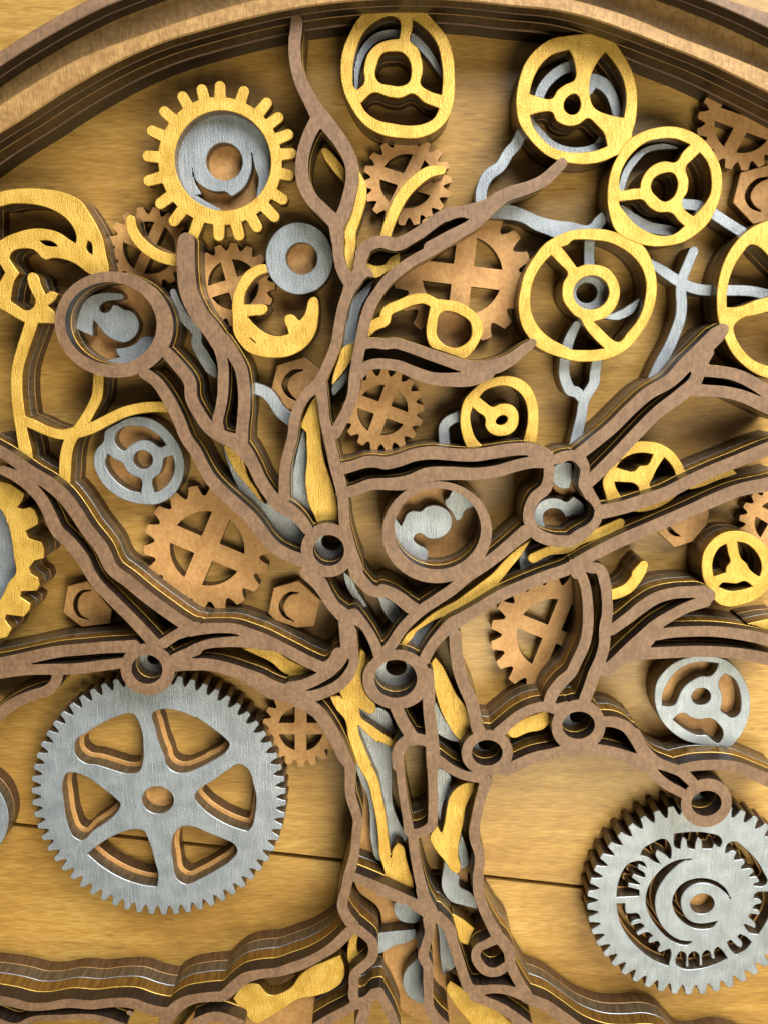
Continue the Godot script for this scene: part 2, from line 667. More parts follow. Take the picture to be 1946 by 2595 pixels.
	f = shape(-98.9, 11.9, 92.9, 60.0, 0.3, [["F", "-9893 1188 -8597 2214 -7481 3033 -6752 3497 -6320 3741 -5454 4250 -4348 4793 -3765 5011 -3144 5183 -2273 5393 -1577 5532 -672 5646 47 5690 862 5690 1541 5646 2194 5577 2943 5507 3533 5380 4209 5170 4890 4927 5574 4677 6265 4373 6706 4172 7811 3616 9291 2619 9256 2987 7784 3957 6683 4509 5937 4799 5100 5087 4225 5418 3442 5640 2554 5835 1536 5961 47 6004 -1171 5904 -2307 5665 -3136 5450 -4170 5132 -5430 4677 -6074 4347 -6719 3977 -7444 3517 -8551 2753 -9839 1738"]])
	part(t, "inner_ring", "bronze", f, 17.5, 14.04, 0.0, 0.25)
	part(t, "inner_ring", "bark", f, 14.0, 10.54, 0.12, 0.12)
	f = shape(-98.9, 11.9, 92.9, 69.5, 0.3, [["F", "-9893 1188 -8597 2214 -7481 3033 -6752 3497 -6320 3741 -5454 4250 -4348 4793 -3765 5011 -3144 5183 -2273 5393 -1577 5532 -672 5646 47 5690 862 5690 1541 5646 2194 5577 2943 5507 3533 5380 4209 5170 4890 4927 5574 4677 6265 4373 6706 4172 7811 3616 9291 2619 9145 4172 7698 5043 6616 5475 6297 5570 5924 5678 4771 6211 3542 6602 1856 6892 47 6953 -1563 6800 -3185 6429 -4417 5979 -5117 5665 -5361 5551 -6021 5215 -6602 4883 -7373 4464 -8462 3780 -9726 2887"]])
	part(t, "base_ring", "bronze", f, 10.5, 6.04, 0.2, 0.15)
	part(t, "base_ring", "bark", f, 6.0, 0.04, 0.5, 0.15)
	t = thing("gear_tree", "brown fretwork tree with twisting branches, round hubs and layered edges", "tree", 0.0, -60.0)
	var box := [-92.2, -160.3, 90.3, 55.5]
	var pieces := {}
	pieces["crown_branch"] = [["S", "-1529 5440 212 -1542 5305 213 -1566 5153 213 -1559 4768 214 -1468 4433 233 -1307 4121 249 -1159 3860 294"],
		["S", "-1173 3834 243 -1371 3466 226 -1474 3068 228 -1451 2721 239 -1301 2426 235 -1079 2210 241 -884 2020 250"],
		["S", "-1158 3886 281 -953 3650 269 -734 3360 252 -591 3068 238 -570 2801 228 -642 2453 230 -743 2155 249 -842 1993 263"],
		["S", "-870 2020 276 -845 1693 224 -837 1726 203 -829 1431 194 -755 1176 225 -603 942 267"]]
	pieces["upper_branch"] = [["S", "3201 3055 186 3052 2908 207 2862 2748 218 2585 2627 224 2308 2547 240 2173 2493 240 1896 2304 301 1477 2210 241 1056 2128 220 776 1938 221 496 1748 237 214 1638 238 -69 1687 216 -295 1611 225 -408 1474 225 -361 1494 214 -427 1346 224 -449 1134 256 -592 921 267"],
		["S", "1897 2264 262 1620 1993 223 1201 1775 224 836 1583 225 1510 1914 186 1209 1726 193 885 1536 193 560 1367 194 277 1176 205 37 964 205 -94 793 195 -232 578 217 -321 363 217"],
		["S", "-492 1261 123 -428 1091 205 -296 1155 143 -231 1091 82"]]
	pieces["trunk"] = [["S", "-310 406 217 -388 103 208 -433 -157 209 -501 -485 209 -547 -815 221 -570 -1065 211 -661 -1331 208 -797 -1599 209 -923 -1824 214"],
		["S", "-592 942 267 -670 750 206 -760 492 196 -828 168 197 -875 -114 198 -988 -420 199 -1101 -661 200 -1192 -859 221 -1227 -954 253"],
		["S", "-1260 -932 232 -1463 -1109 194 -1600 -1331 191 -1682 -1577 192 -1721 -1869 192 -1793 -2140 197 -1865 -2412 198 -1893 -2709 205 -1899 -3053 217"],
		["S", "-1193 -932 253 -1141 -1242 195 -1111 -1555 191 -1046 -1846 214 -982 -2140 214 -917 -2458 226 -829 -2777 238 -781 -3053 217 -765 -3353 207 -740 -3701 219"],
		["S", "-745 -3678 241 -689 -3888 220 -633 -4169 276 -543 -4452 277 -543 -4506 266 -406 -4719 240 -221 -4886 223 -36 -4921 223 -30 -4862 223 108 -4921 245 317 -5053 264 526 -5220 269 665 -5292 247"],
		["S", "-1464 -4529 311 -1282 -4695 311 -1123 -4957 257 -975 -5196 246 -803 -5364 292"],
		["S", "-594 -5388 292 -386 -5629 236 -212 -5919 226 -84 -6211 227"],
		["S", "-1665 -7122 322 -1314 -7370 277 -1104 -7670 278 -917 -8022 267 -777 -8351 257 -706 -8468 215 -679 -8774 207 -681 -9020 207 -653 -9226 208 -577 -9473 199 -530 -9681 190 -551 -9931 191 -571 -10181 182 -602 -10433 192 -662 -10708 212 -721 -10920 213 -772 -11175 204 -822 -11410 204 -821 -11332 204 -853 -11610 215 -756 -11847 235 -639 -12020 255"],
		["S", "252 -7296 253 371 -7570 250 515 -7821 255 587 -7947 267"],
		["S", "861 -6579 240 883 -6973 241 895 -7346 235 941 -7720 243 968 -8098 268 991 -8501 281"],
		["S", "824 -7972 232 610 -7934 232 420 -7997 233 290 -8199 245 279 -8501 234 309 -8468 174 349 -8876 169 408 -9287 170 467 -9639 181 507 -9931 210"],
		["S", "975 -8164 242 968 -8468 210 981 -8876 188 994 -9287 197 988 -9598 198 966 -9785 200 816 -9920 200 585 -9993 210"],
		["S", "585 -10014 210 615 -10328 201 666 -10644 202 726 -10962 213 806 -11282 223 766 -11225 223 867 -11546 292 927 -11718 352"],
		["S", "-643 -10920 193 -370 -11047 213 20 -11239 233 412 -11431 234 -55 -11278 204 238 -11385 195 493 -11460 214 710 -11610 254 868 -11718 254"],
		["S", "1391 -5774 237 1414 -6114 245 1475 -6481 246 1580 -6800 252 1727 -7147 253 1810 -7470 249 1866 -7720 250 1964 -7896 279"],
		["S", "1092 -8387 206 1361 -8590 197 1650 -8723 197 1937 -8754 244"],
		["S", "2054 -8835 245 1982 -9082 208 1910 -9391 199 1857 -9702 200 1827 -9972 210 1865 -10181 211 1937 -10391 202 1951 -10644 202 1916 -10898 203 1919 -11111 200 1932 -11303 194 1985 -11496 195 1925 -10906 213 1929 -11118 217 1972 -11375 214 2055 -11653 219 2179 -11934 219 2312 -12193 256"]]
	pieces["middle_branch"] = [["S", "-400 -157 209 -212 -136 188 51 -157 198 170 -140 198 458 -212 198 790 -328 209 1124 -441 220 1458 -551 231 1792 -617 294 2123 -551 273 2386 -420 230 2604 -245 198 2756 -136 154"],
		["S", "-457 -727 189 -324 -573 193 -124 -518 193 52 -529 199 237 -556 210 571 -683 221 905 -793 231 1239 -815 253 1594 -793 295 1904 -683 315"]]
	pieces["left_fork_branch"] = [["S", "-3601 1694 304 -3621 1431 326 -3622 1091 338 -3589 793 339 -3467 492 341 -3400 363 341 -3188 103 343 -3041 -136 344"],
		["S", "-3094 -70 250 -3021 -376 199 -2989 -639 199 -2999 -843 206 -3012 -1065 201 -3065 -1354 195 -3129 -1622 202 -3110 -1756 213"],
		["S", "-2973 -92 250 -2782 -376 234 -2656 -639 235 -2627 -843 232 -2612 -1131 228 -2632 -1465 229 -2665 -1734 230 -2689 -1959 257"]]
	pieces["left_ring_branch"] = [["S", "-4048 -310 219 -3835 -551 235 -3624 -859 236 -3606 -1153 233 -3460 -1465 234 -3267 -1734 245 -3025 -1891 256 -2780 -2004 300 -2671 -2117 300 -2475 -2412 241 -2346 -2709 238 -2170 -2984 239 -1992 -3191 283 -1790 -3307 262 -1610 -3469 240 -1476 -3655 219"],
		["S", "-4484 -683 210 -4269 -837 211 -4079 -1109 228 -3871 -1532 230 -3728 -1914 225 -3551 -2185 225 -3446 -2412 226 -3296 -2686 238 -3055 -2961 243 -2811 -3191 250 -2567 -3422 251 -2389 -3655 252 -2212 -3911 253 -2054 -4052 242 -1804 -4193 243 -1553 -4287 265"]]
	pieces["left_limb"] = [["S", "-733 -5436 314 -700 -5726 338 -679 -6017 340"],
		["S", "-757 -6090 227 -852 -6309 205 -1022 -6493 210 -1282 -6665 228 -1613 -6813 229 -1849 -6862 252"],
		["S", "-602 -6090 193 -587 -6334 193 -682 -6579 217 -860 -6788 229 -1144 -6948 229 -1498 -7047 241 -1781 -7010 298"],
		["S", "-3832 -6383 250 -3481 -6383 250 -3132 -6456 262 -2783 -6579 274 -2481 -6726 343 -2203 -6899 389 -1922 -6986 344 -1687 -7072 253"],
		["S", "-3808 -5689 248 -3574 -5658 225 -3225 -5634 207 -2876 -5658 207 -2599 -5762 226 -2322 -5871 226 -2045 -6017 226 -1721 -6199 245 -1419 -6358 246 -1162 -6444 246 -1021 -6358 227 -902 -6151 227"],
		["S", "-3775 -6090 181 -3468 -5968 181 -3116 -5924 203 -2766 -5919 226 -2417 -5968 226 -2046 -6065 136"],
		["S", "-4165 -6334 273 -3901 -6175 216 -3667 -6090 204 -3680 -6041 181"],
		["S", "-4167 -6407 250 -3815 -6378 239 -3832 -6383 250"]]
	pieces["right_long_branch"] = [["S", "789 -6285 227 927 -6017 215 1111 -5774 226 1341 -5557 292 1526 -5436 247 1870 -5220 224 2214 -5005 234 2671 -4790 234 3128 -4600 233 3583 -4435 244 3814 -4287 248 4061 -4146 247 4511 -3911 253 5183 -3608 252 5852 -3307 251 6295 -3099 261 6738 -2915 249 7317 -2789 271 7631 -2709 270"],
		["S", "4032 -3353 284 4483 -3260 261 4932 -3122 261 5379 -2961 250 5820 -2731 249 6261 -2526 248 6702 -2344 247 7271 -2117 268 7581 -2015 268"]]
	pieces["middle_ring_branch"] = [["S", "-7 -6163 227 156 -5968 215 319 -5701 214 527 -5460 213 735 -5268 224 1011 -5076 223 1287 -4886 223 1652 -4571 233 1925 -4381 239 2197 -4169 243 2467 -3935 253 2714 -3725 285"]]
	pieces["root"] = [["S", "928 -11890 255 940 -12193 197 854 -12520 188 816 -12738 228 917 -12980 214 919 -13289 203 932 -13621 200 944 -13911 211 1087 -14180 242 1249 -14360 263"],
		["S", "1105 -11826 254 1344 -12107 236 1426 -12411 221 1530 -12738 214 1613 -13024 215 1696 -13289 219 1799 -13488 240 2039 -13510 220 2337 -13488 200 2638 -13532 220 2839 -13621 220 3041 -13710 241"],
		["S", "1901 -13666 260 2143 -13777 201 2446 -13933 221 2752 -14157 232 3019 -14382 243"],
		["S", "2332 -12237 236 2474 -12411 256 2598 -12629 237 2634 -12914 218 2739 -13178 215 2874 -13421 216 3020 -13666 220"],
		["S", "2354 -12324 226 2139 -12443 193 1943 -12563 194 1906 -12738 194 1999 -12947 208 2170 -13090 215 2369 -13090 215 2526 -12980 208"],
		["S", "-639 -12063 255 -423 -12215 212 -236 -12433 209 -217 -12585 205 -267 -12804 210 -446 -12980 214 -606 -13156 211 -627 -13421 200 -628 -13710 208 -549 -13844 241 -329 -13733 211 -196 -13599 240 -96 -13555 200"],
		["S", "-549 -13822 201 -810 -14001 201 -1113 -14180 222 -1416 -14382 222"],
		["S", "-369 -13889 221 -450 -14180 242 -511 -14405 243"],
		["S", "-116 -13577 220 3 -13777 201 144 -14090 211 245 -14405 212"]]
	pieces["right_hub_branch"] = [["S", "2248 -7846 255 2457 -7633 220 2736 -7408 219 3016 -7283 212 3251 -7258 219 3442 -7308 230 3606 -7271 253"],
		["S", "2430 -8605 258 2643 -8503 246 2997 -8331 222 3352 -8249 222 3612 -8186 221 3832 -8186 233"],
		["S", "4285 -7570 220 4617 -7588 227 4835 -7695 227 5011 -7921 232 5165 -8174 245 5269 -8351 280"],
		["S", "3974 -8148 233 4332 -8169 228 4692 -8249 222 4984 -8376 234 5229 -8516 258"],
		["S", "5006 -7817 211 5259 -8258 245 5468 -8436 229 5689 -8525 213 5980 -8649 213 6156 -8810 214 6316 -8971 190"],
		["S", "4843 -8276 180 5098 -8382 213 5323 -8560 213 5500 -8756 206 5710 -8927 198 5969 -9070 198 6125 -9169 190"],
		["S", "5975 -8560 180 6240 -8510 213 6523 -8489 221 6858 -8498 226 7197 -8578 246 7456 -8694 263 7731 -8819 272 8062 -8971 272"]]
	pieces["right_fork_branch"] = [["S", "3814 -4287 243 4026 -4429 221 4130 -4435 204 4279 -4719 218 4333 -5029 205 4350 -5340 213 4315 -5629 221 4317 -5968 222 4258 -6260 227 4152 -6554 251 4047 -6899 241 3962 -7147 241"],
		["S", "3655 -4358 221 3719 -4547 200 3750 -4435 199 3888 -4743 196 3958 -5100 197 3980 -5388 206 3979 -5677 207 3921 -5992 215 3791 -6309 216 3683 -6554 217 3518 -6726 247 3315 -7023 248 3272 -7147 230"],
		["S", "4445 -5677 214 4760 -5436 229 5028 -5208 242 5298 -5029 241 5594 -4938 228 5939 -4909 234 6194 -4921 245 6313 -4981 257"],
		["S", "6251 -5100 235 5955 -5196 219 5616 -5376 220 5279 -5605 236 5057 -5822 244 4789 -6090 249 4565 -6334 255 4385 -6505 246"],
		["S", "5334 -5774 226 5634 -5726 214 5983 -5706 214 6448 -5706 214 6917 -5755 226 7529 -5883 237 7864 -5968 238"],
		["S", "4612 -6334 205 4794 -6211 227 4979 -6175 238 5306 -6151 238 5772 -6126 238 6356 -6114 222 6943 -6158 227 7556 -6273 250 7892 -6358 250"],
		["S", "5199 -5871 226 5021 -6065 227 4886 -6187 216"]]
	pieces["left_hub_branch"] = [["S", "-4899 -6004 249 -5016 -6012 249 -5438 -6029 238 -5907 -6070 238 -6377 -6114 238 -6850 -6211 250 -7325 -6321 255 -7563 -6370 255 -7918 -6432 255"],
		["S", "-5102 -6346 205 -5573 -6407 223 -6045 -6468 223 -6515 -6481 223 -6985 -6493 210 -7339 -6535 201 -7577 -6579 194 -7932 -6616 194"],
		["S", "-6426 -6554 217 -6484 -6751 210 -6659 -6924 218 -6899 -6998 211 -7141 -7097 230 -7385 -7221 230 -7634 -7408 254 -7884 -7595 254"],
		["S", "-4522 -5919 249 -4722 -5677 237 -4987 -5376 229 -5318 -5017 228 -5580 -4719 222 -5686 -4529 217 -5810 -4264 261 -6023 -3958 260 -6281 -3678 259 -6390 -3399 245 -6541 -3076 235 -6731 -2846 234 -7012 -2629 216 -7231 -2526 183"],
		["S", "-3742 -5629 248 -3834 -5581 248 -4241 -5292 258 -4690 -4933 256 -4956 -4695 256 -5245 -4458 255 -5431 -4052 275 -5709 -3655 263 -5896 -3330 266 -6107 -3030 278 -6365 -2789 277 -6692 -2572 255 -6993 -2344 232 -7273 -2151 215 -7533 -2004 214"],
		["S", "-4313 -5944 215 -4074 -5786 203 -3885 -5701 237 -3652 -5629 236"]]
	pieces["right_keyhole"] = [["S", "3132 -2412 215 3128 -2663 199 3078 -2869 228 2878 -3053 228 2775 -3284 214 2781 -3515 214 2896 -3725 241 3152 -3865 237 3474 -3907 237 3594 -3900 242 3728 -3806 242 3929 -3655 219 4068 -3422 229 4025 -3191 229 3903 -2961 217 3782 -2731 227 3795 -2458 205 3675 -2276 215 3471 -2242 193 3243 -2344 237"]]
	pieces["trunk_right_branch"] = [["S", "-849 -2503 237 -600 -2446 205 -352 -2367 219 -81 -2371 220 -7 -2385 241 241 -2344 241 579 -2230 241 917 -2190 253 1255 -2219 236 1707 -2235 241 2156 -2167 240 2493 -2122 236 2831 -2140 236 3060 -2253 254 3175 -2344 258"],
		["S", "-808 -2972 217 -535 -2903 217 -262 -2800 217 53 -2789 227 84 -2789 234 469 -2754 281 808 -2617 281 1260 -2583 255 1712 -2594 233 2164 -2537 226 2500 -2435 226 2837 -2367 226 3108 -2367 237"]]
	pieces["upper_right_branch"] = [["S", "3674 -2230 236 3980 -1982 240 4306 -1700 245 4628 -1365 244 4928 -1087 249 5382 -804 263 5613 -551 294 5907 -266 313 6157 -5 312 6272 103 229"],
		["S", "3874 -2777 216 4005 -2640 242 4438 -2185 240 4782 -1801 239 5123 -1443 238 5574 -1087 264 5787 -887 253 5940 -463 230 6042 -310 188"],
		["S", "5726 -998 243 6061 -1020 215 6397 -1047 215 6737 -1131 228 7082 -1276 244 7544 -1488 255"],
		["S", "5838 -617 252 6152 -661 221 6442 -694 221 6715 -782 231 6968 -915 232 7153 -1020 253 7433 -1198 254"]]
	pieces["ground"] = [["S", "-4671 -14388 229 -4531 -14116 260 -4328 -13899 276 -4114 -13766 243 -3902 -13708 214 -3546 -13672 233 -3405 -13666 240 -3140 -13444 260 -2895 -13244 259 -2595 -13145 215 -2256 -13108 209 -1896 -12991 248 -1596 -12870 228 -1297 -12695 214 -1037 -12509 233 -798 -12259 232 -659 -12107 216"],
		["S", "-9096 -13665 226 -8229 -13737 227 -7814 -13809 211 -7433 -13906 195 -7109 -13899 178 -6620 -13827 211 -6137 -13863 211 -5682 -13809 211 -5295 -13827 243 -4913 -13971 244 -4593 -14047 260 -4431 -14044 228"],
		["S", "-5370 -14044 98 -5338 -14062 111"],
		["S", "-9135 -14170 163 -8295 -14207 163 -7721 -14352 131 -7453 -14225 137 -6801 -14163 130 -5991 -14178 130 -5514 -14370 163"],
		["S", "-3042 -14315 242 -3579 -14135 222 -3925 -14270 222"],
		["S", "2750 -13545 217 3029 -13716 253 3377 -13868 254 3712 -14116 255 4243 -14508 256 4805 -14713 256 5344 -14732 256 5673 -14713 256 5973 -14810 257 6247 -15101 258 6522 -15373 258 6944 -15420 259 7461 -15323 258 7816 -15420 259 8033 -15542 259 8897 -15903 260"]]
	pieces["hub_ring"] = [["E", "-1080 -4078 516 535"],
		["E", "251 -6693 670 615"],
		["E", "2060 -8231 512 486"],
		["E", "3869 -7660 536 551"],
		["E", "-4651 -6483 535 530"],
		["E", "6511 -9307 513 527"]]
	pieces["left_ring"] = [["E", "-4993 190 1097 968"]]
	pieces["middle_ring"] = [["E", "1017 -3734 1052 998"]]
	var cuts := [["-E", "-1064 -4083 303 305"],
		["-E", "-5051 215 848 749"],
		["-E", "232 -6678 418 394"],
		["-E", "1026 -3665 832 792"],
		["-E", "2060 -8230 310 273"],
		["-E", "3868 -7646 325 288"],
		["-E", "-4663 -6481 305 299"],
		["-E", "6512 -9314 306 274"],
		["-F", "3245 -2412 3425 -2378 3588 -2378 3704 -2458 3702 -2709 3653 -2938 3563 -2961 3532 -2892 3374 -2903 3234 -2800 3228 -2594"],
		["-F", "2890 -3469 2897 -3307 2994 -3133 3150 -3018 3376 -2972 3609 -2972 3746 -3018 3909 -3122 4018 -3284 3990 -3469 3836 -3608 3633 -3690 3469 -3748 3101 -3678 2939 -3620"],
		["-F", "1485 2119 1312 2102 1033 1956 774 1789 515 1642 276 1494 493 1557 775 1705 1120 1873 1335 1998"],
		["-F", "-583 -5569 -479 -5629 -340 -5847 -236 -6114 -212 -6248 -318 -6358 -435 -6260 -481 -6090 -491 -5822"]]
	f = tree_sheets(t, pieces, cuts, box)
	f = shape(-16.0, -36.9, -8.6, -10.8, 0.24, [["F", "-1286 -1107 -1247 -1311 -1223 -1607 -1214 -1812 -1201 -2088 -1140 -2411 -1029 -2760 -957 -3017 -906 -3298 -893 -3664 -1130 -3617 -1297 -3622 -1360 -3463 -1466 -3228 -1505 -2993 -1526 -2830 -1511 -2597 -1485 -2365 -1492 -2088 -1534 -1790 -1568 -1767 -1507 -1493 -1425 -1311"]])
	part(t, "gold_inlay", "gold", f, 10.45, 7.04, 0.0, 0.12)
	f = shape(-18.7, -37.7, -12.6, -17.2, 0.24, [["F", "-1573 -1753 -1520 -2126 -1489 -2456 -1530 -2882 -1498 -3120 -1385 -3455 -1293 -3708 -1412 -3744 -1598 -3479 -1831 -3287 -1837 -2929 -1772 -2550 -1672 -2126"]])
	part(t, "silver_inlay", "silver", f, 6.95, 3.54, 0.0, 0.12)
	f = shape(-31.4, -34.2, -20.5, -20.1, 0.24, [["F", "-3108 -2042 -2973 -2134 -2836 -2180 -2704 -2411 -2631 -2690 -2486 -2923 -2308 -3228 -2079 -3392 -2193 -3310 -2399 -3169 -2579 -2958 -2781 -2713 -2903 -2550 -3001 -2342"]])
	part(t, "gold_inlay", "gold", f, 10.45, 7.04, 0.0, 0.12)
	f = shape(-32.2, -42.3, -15.2, -20.0, 0.24, [["F", "-3187 -2033 -2886 -2126 -2711 -2597 -2440 -3072 -2092 -3383 -1859 -3527 -1695 -3648 -1546 -3986 -1644 -4205 -1868 -4119 -2128 -4022 -2229 -3744 -2425 -3479 -2726 -3204 -2907 -2906 -3082 -2456"]])
	part(t, "silver_inlay", "silver", f, 6.95, 3.54, 0.0, 0.12)
	f = shape(-11.2, -115.0, 6.5, -61.5, 0.24, [["F", "-466 -6179 -376 -6266 -391 -6503 -451 -6703 -433 -6953 -350 -7155 -165 -7382 -166 -7491 -236 -7550 -500 -7428 -472 -7611 -231 -7815 56 -8032 162 -8109 174 -8289 -104 -8135 -87 -8206 -328 -7994 -526 -7784 -510 -7968 -426 -8199 -330 -8456 -233 -8661 -272 -8628 -116 -8960 -38 -9357 40 -9778 89 -10202 143 -10716 189 -10501 277 -10384 376 -10437 456 -10716 517 -10952 597 -11190 619 -11472 320 -11385 80 -11229 -19 -10909 -88 -10694 -118 -10309 -157 -9884 -234 -9462 -331 -9043 -544 -8628 -640 -8318 -728 -8045 -786 -7687 -977 -7433 -1094 -7180 -890 -7180 -843 -7218 -896 -7041 -708 -6878 -563 -6627"]])
	part(t, "gold_inlay", "gold", f, 10.45, 7.04, 0.0, 0.12)
	f = shape(-9.7, -110.1, 5.5, -72.3, 0.24, [["F", "-821 -7261 -529 -7519 -186 -7545 -106 -7545 41 -7622 263 -8063 485 -8246 264 -8560 190 -8821 159 -8471 170 -9104 200 -9744 362 -10175 523 -10456 323 -10608 202 -10608 122 -10979 -120 -10979 -261 -10608 -300 -9959 -338 -9573 -496 -9168 -653 -8682 -706 -8403 -752 -7881 -945 -7493"]])
	part(t, "silver_inlay", "silver", f, 6.95, 3.54, 0.0, 0.12)
	f = shape(9.3, -81.7, 18.3, -63.2, 0.24, [["F", "1018 -6353 1162 -6528 1309 -6828 1457 -7130 1633 -7382 1765 -7662 1804 -7840 1650 -8019 1547 -8140 1444 -8019 1296 -7789 1148 -7484 1074 -7256 1004 -6979 961 -6678 959 -6453"]])
	part(t, "gold_inlay", "gold", f, 10.45, 7.04, 0.0, 0.12)
	f = shape(10.1, -83.5, 16.3, -73.3, 0.24, [["F", "1044 -7364 1220 -7751 1470 -8141 1596 -8324 1373 -8272 1076 -8089"]])
	part(t, "silver_inlay", "silver", f, 6.95, 3.54, 0.0, 0.12)
	f = shape(3.0, -61.4, 29.1, -39.1, 0.24, [["F", "2885 -3937 2587 -4147 2358 -4368 2129 -4632 1851 -4856 1595 -5055 1408 -5196 1173 -5318 939 -5465 680 -5686 444 -5883 325 -6080 373 -6105 563 -5957 657 -5809 798 -5710 987 -5592 1223 -5489 1458 -5392 1645 -5245 1878 -5099 2158 -4929 2342 -4723 2490 -4518 2683 -4272"]])
	part(t, "gold_inlay", "gold", f, 10.45, 7.04, 0.0, 0.12)
	f = shape(3.0, -63.5, 10.8, -55.1, 0.24, [["F", "572 -5841 1052 -5541 1006 -5791 791 -6092 744 -6319 574 -6218 332 -6218"]])
	part(t, "silver_inlay", "silver", f, 6.95, 3.54, 0.0, 0.12)
	f = shape(26.8, -47.5, 35.1, -40.8, 0.24, [["F", "2709 -4375 3060 -4107 3276 -4180 3477 -4522 2766 -4718"]])
	part(t, "silver_inlay", "silver", f, 6.95, 3.54, 0.0, 0.12)
	f = shape(-29.0, -67.8, -12.5, -61.3, 0.24, [["F", "-2869 -6160 -2465 -6160 -2156 -6204 -1992 -6341 -1637 -6540 -1281 -6665 -1760 -6753 -1998 -6690 -2233 -6478 -2587 -6291"]])
	part(t, "gold_inlay", "gold", f, 10.45, 7.04, 0.0, 0.12)
	f = shape(-8.6, -54.5, -3.0, -46.2, 0.24, [["F", "-826 -4651 -660 -4798 -518 -5094 -374 -5317 -327 -5416 -447 -5392 -638 -5193 -780 -4897"]])
	part(t, "silver_inlay", "silver", f, 6.95, 3.54, 0.0, 0.12)
	f = shape(-1.8, -58.0, 3.8, -51.4, 0.24, [["F", "-152 -5168 89 -5243 281 -5416 354 -5591 185 -5766 41 -5591"]])
	part(t, "silver_inlay", "silver", f, 6.95, 3.54, 0.0, 0.12)
	f = shape(-10.3, -9.6, -5.1, -1.0, 0.24, [["F", "-757 -205 -542 -127 -554 -338 -680 -562 -851 -786 -977 -932 -1000 -921 -952 -696 -871 -472"]])
	part(t, "gold_inlay", "gold", f, 10.45, 7.04, 0.0, 0.12)
	f = shape(-8.2, -2.7, -1.4, 11.2, 0.24, [["F", "-172 1088 -399 889 -605 667 -687 332 -769 62 -794 -243 -541 -163 -516 175 -446 511 -263 845"]])
	part(t, "silver_inlay", "silver", f, 6.95, 3.54, 0.0, 0.12)
	f = shape(-10.5, -12.0, -6.4, -5.2, 0.24, [["F", "-1007 -981 -867 -823 -669 -549 -671 -754 -799 -981 -986 -1174 -1019 -1059"]])
	part(t, "silver_inlay", "silver", f, 6.95, 3.54, 0.0, 0.12)
	f = shape(-32.6, -146.0, -8.1, -129.3, 0.24, [["F", "-928 -12956 -839 -13269 -898 -13584 -1127 -13787 -1434 -13912 -1822 -13991 -2152 -14218 -2524 -14470 -2731 -14573 -2971 -14355 -3227 -13980 -2995 -13674 -2710 -13629 -2431 -13900 -2145 -13832 -1939 -13674 -1834 -13494 -1629 -13291 -1222 -13090"]])
	part(t, "gold_inlay", "gold", f, 10.45, 7.04, 0.0, 0.12)
	f = shape(-8.1, -132.2, -4.9, -123.5, 0.24, [["F", "-712 -12379 -521 -12379 -570 -12822 -530 -12956 -676 -13045 -737 -13191 -776 -13000 -759 -12755"]])
	part(t, "gold_inlay", "gold", f, 10.45, 7.04, 0.0, 0.12)
	f = shape(12.9, -146.8, 27.8, -135.4, 0.24, [["F", "1324 -13719 1404 -13566 1670 -13742 1876 -13923 2184 -14059 2495 -14332 2746 -14582 1929 -14653 1741 -14424 1575 -14218 1429 -13991"]])
	part(t, "gold_inlay", "gold", f, 10.45, 7.04, 0.0, 0.12)
	f = shape(14.0, -127.5, 19.3, -119.5, 0.24, [["F", "1425 -11982 1647 -12114 1901 -12334 1814 -12556 1777 -12722 1625 -12655 1530 -12379"]])
	part(t, "gold_inlay", "gold", f, 10.45, 7.04, 0.0, 0.12)
	f = shape(9.2, -111.2, 19.0, -90.0, 0.24, [["F", "1664 -9048 1874 -9033 1842 -9232 1747 -9399 1672 -9610 1637 -9905 1582 -10202 1545 -10437 1539 -10673 1596 -10952 1544 -11086 1414 -11017 1253 -10780 1072 -10544 955 -10224 1097 -10011 1187 -10181 1244 -9948 1289 -9610 1355 -9336 1470 -9169"]])
	part(t, "gold_inlay", "gold", f, 10.45, 7.04, 0.0, 0.12)
	f = shape(10.6, -102.0, 14.2, -88.0, 0.24, [["F", "1094 -8829 1395 -9083 1377 -9317 1223 -9744 1187 -10175 1104 -9830"]])
	part(t, "silver_inlay", "silver", f, 6.95, 3.54, 0.0, 0.12)
	f = shape(12.4, -121.4, 20.3, -109.1, 0.24, [["F", "1271 -10935 1440 -11199 1583 -11287 1607 -11573 1832 -11706 1936 -11839 2001 -12106 1694 -12017 1428 -11928 1284 -11751"]])
	part(t, "silver_inlay", "silver", f, 6.95, 3.54, 0.0, 0.12)
	f = shape(15.3, -112.3, 18.3, -103.2, 0.24, [["F", "1631 -10348 1768 -10804 1798 -11045 1622 -11199 1578 -10935 1555 -10717"]])
	part(t, "silver_inlay", "silver", f, 6.95, 3.54, 0.0, 0.12)
	f = shape(1.8, -124.7, 8.8, -118.1, 0.24, [["F", "222 -11958 313 -11842 512 -11992 742 -12125 850 -12293 728 -12411 544 -12436 345 -12377 214 -12159"]])
	part(t, "silver_inlay", "silver", f, 6.95, 3.54, 0.0, 0.12)
	f = shape(-1.6, -132.0, 7.3, -125.6, 0.24, [["F", "-130 -12672 115 -12638 668 -12588 699 -12697 516 -12884 193 -12985 -8 -13121 -131 -13172"]])
	part(t, "silver_inlay", "silver", f, 6.95, 3.54, 0.0, 0.12)
	f = shape(3.7, -144.1, 8.9, -132.3, 0.24, [["F", "718 -13258 843 -13480 865 -14377 677 -14307 474 -14099 403 -13823 472 -13548"]])
	part(t, "silver_inlay", "silver", f, 6.95, 3.54, 0.0, 0.12)
	f = shape(11.0, -136.7, 16.2, -123.8, 0.24, [["F", "1127 -12405 1395 -12630 1502 -12991 1589 -13377 1406 -13583 1262 -13640 1207 -13218 1182 -12765"]])
	part(t, "silver_inlay", "silver", f, 6.95, 3.54, 0.0, 0.12)
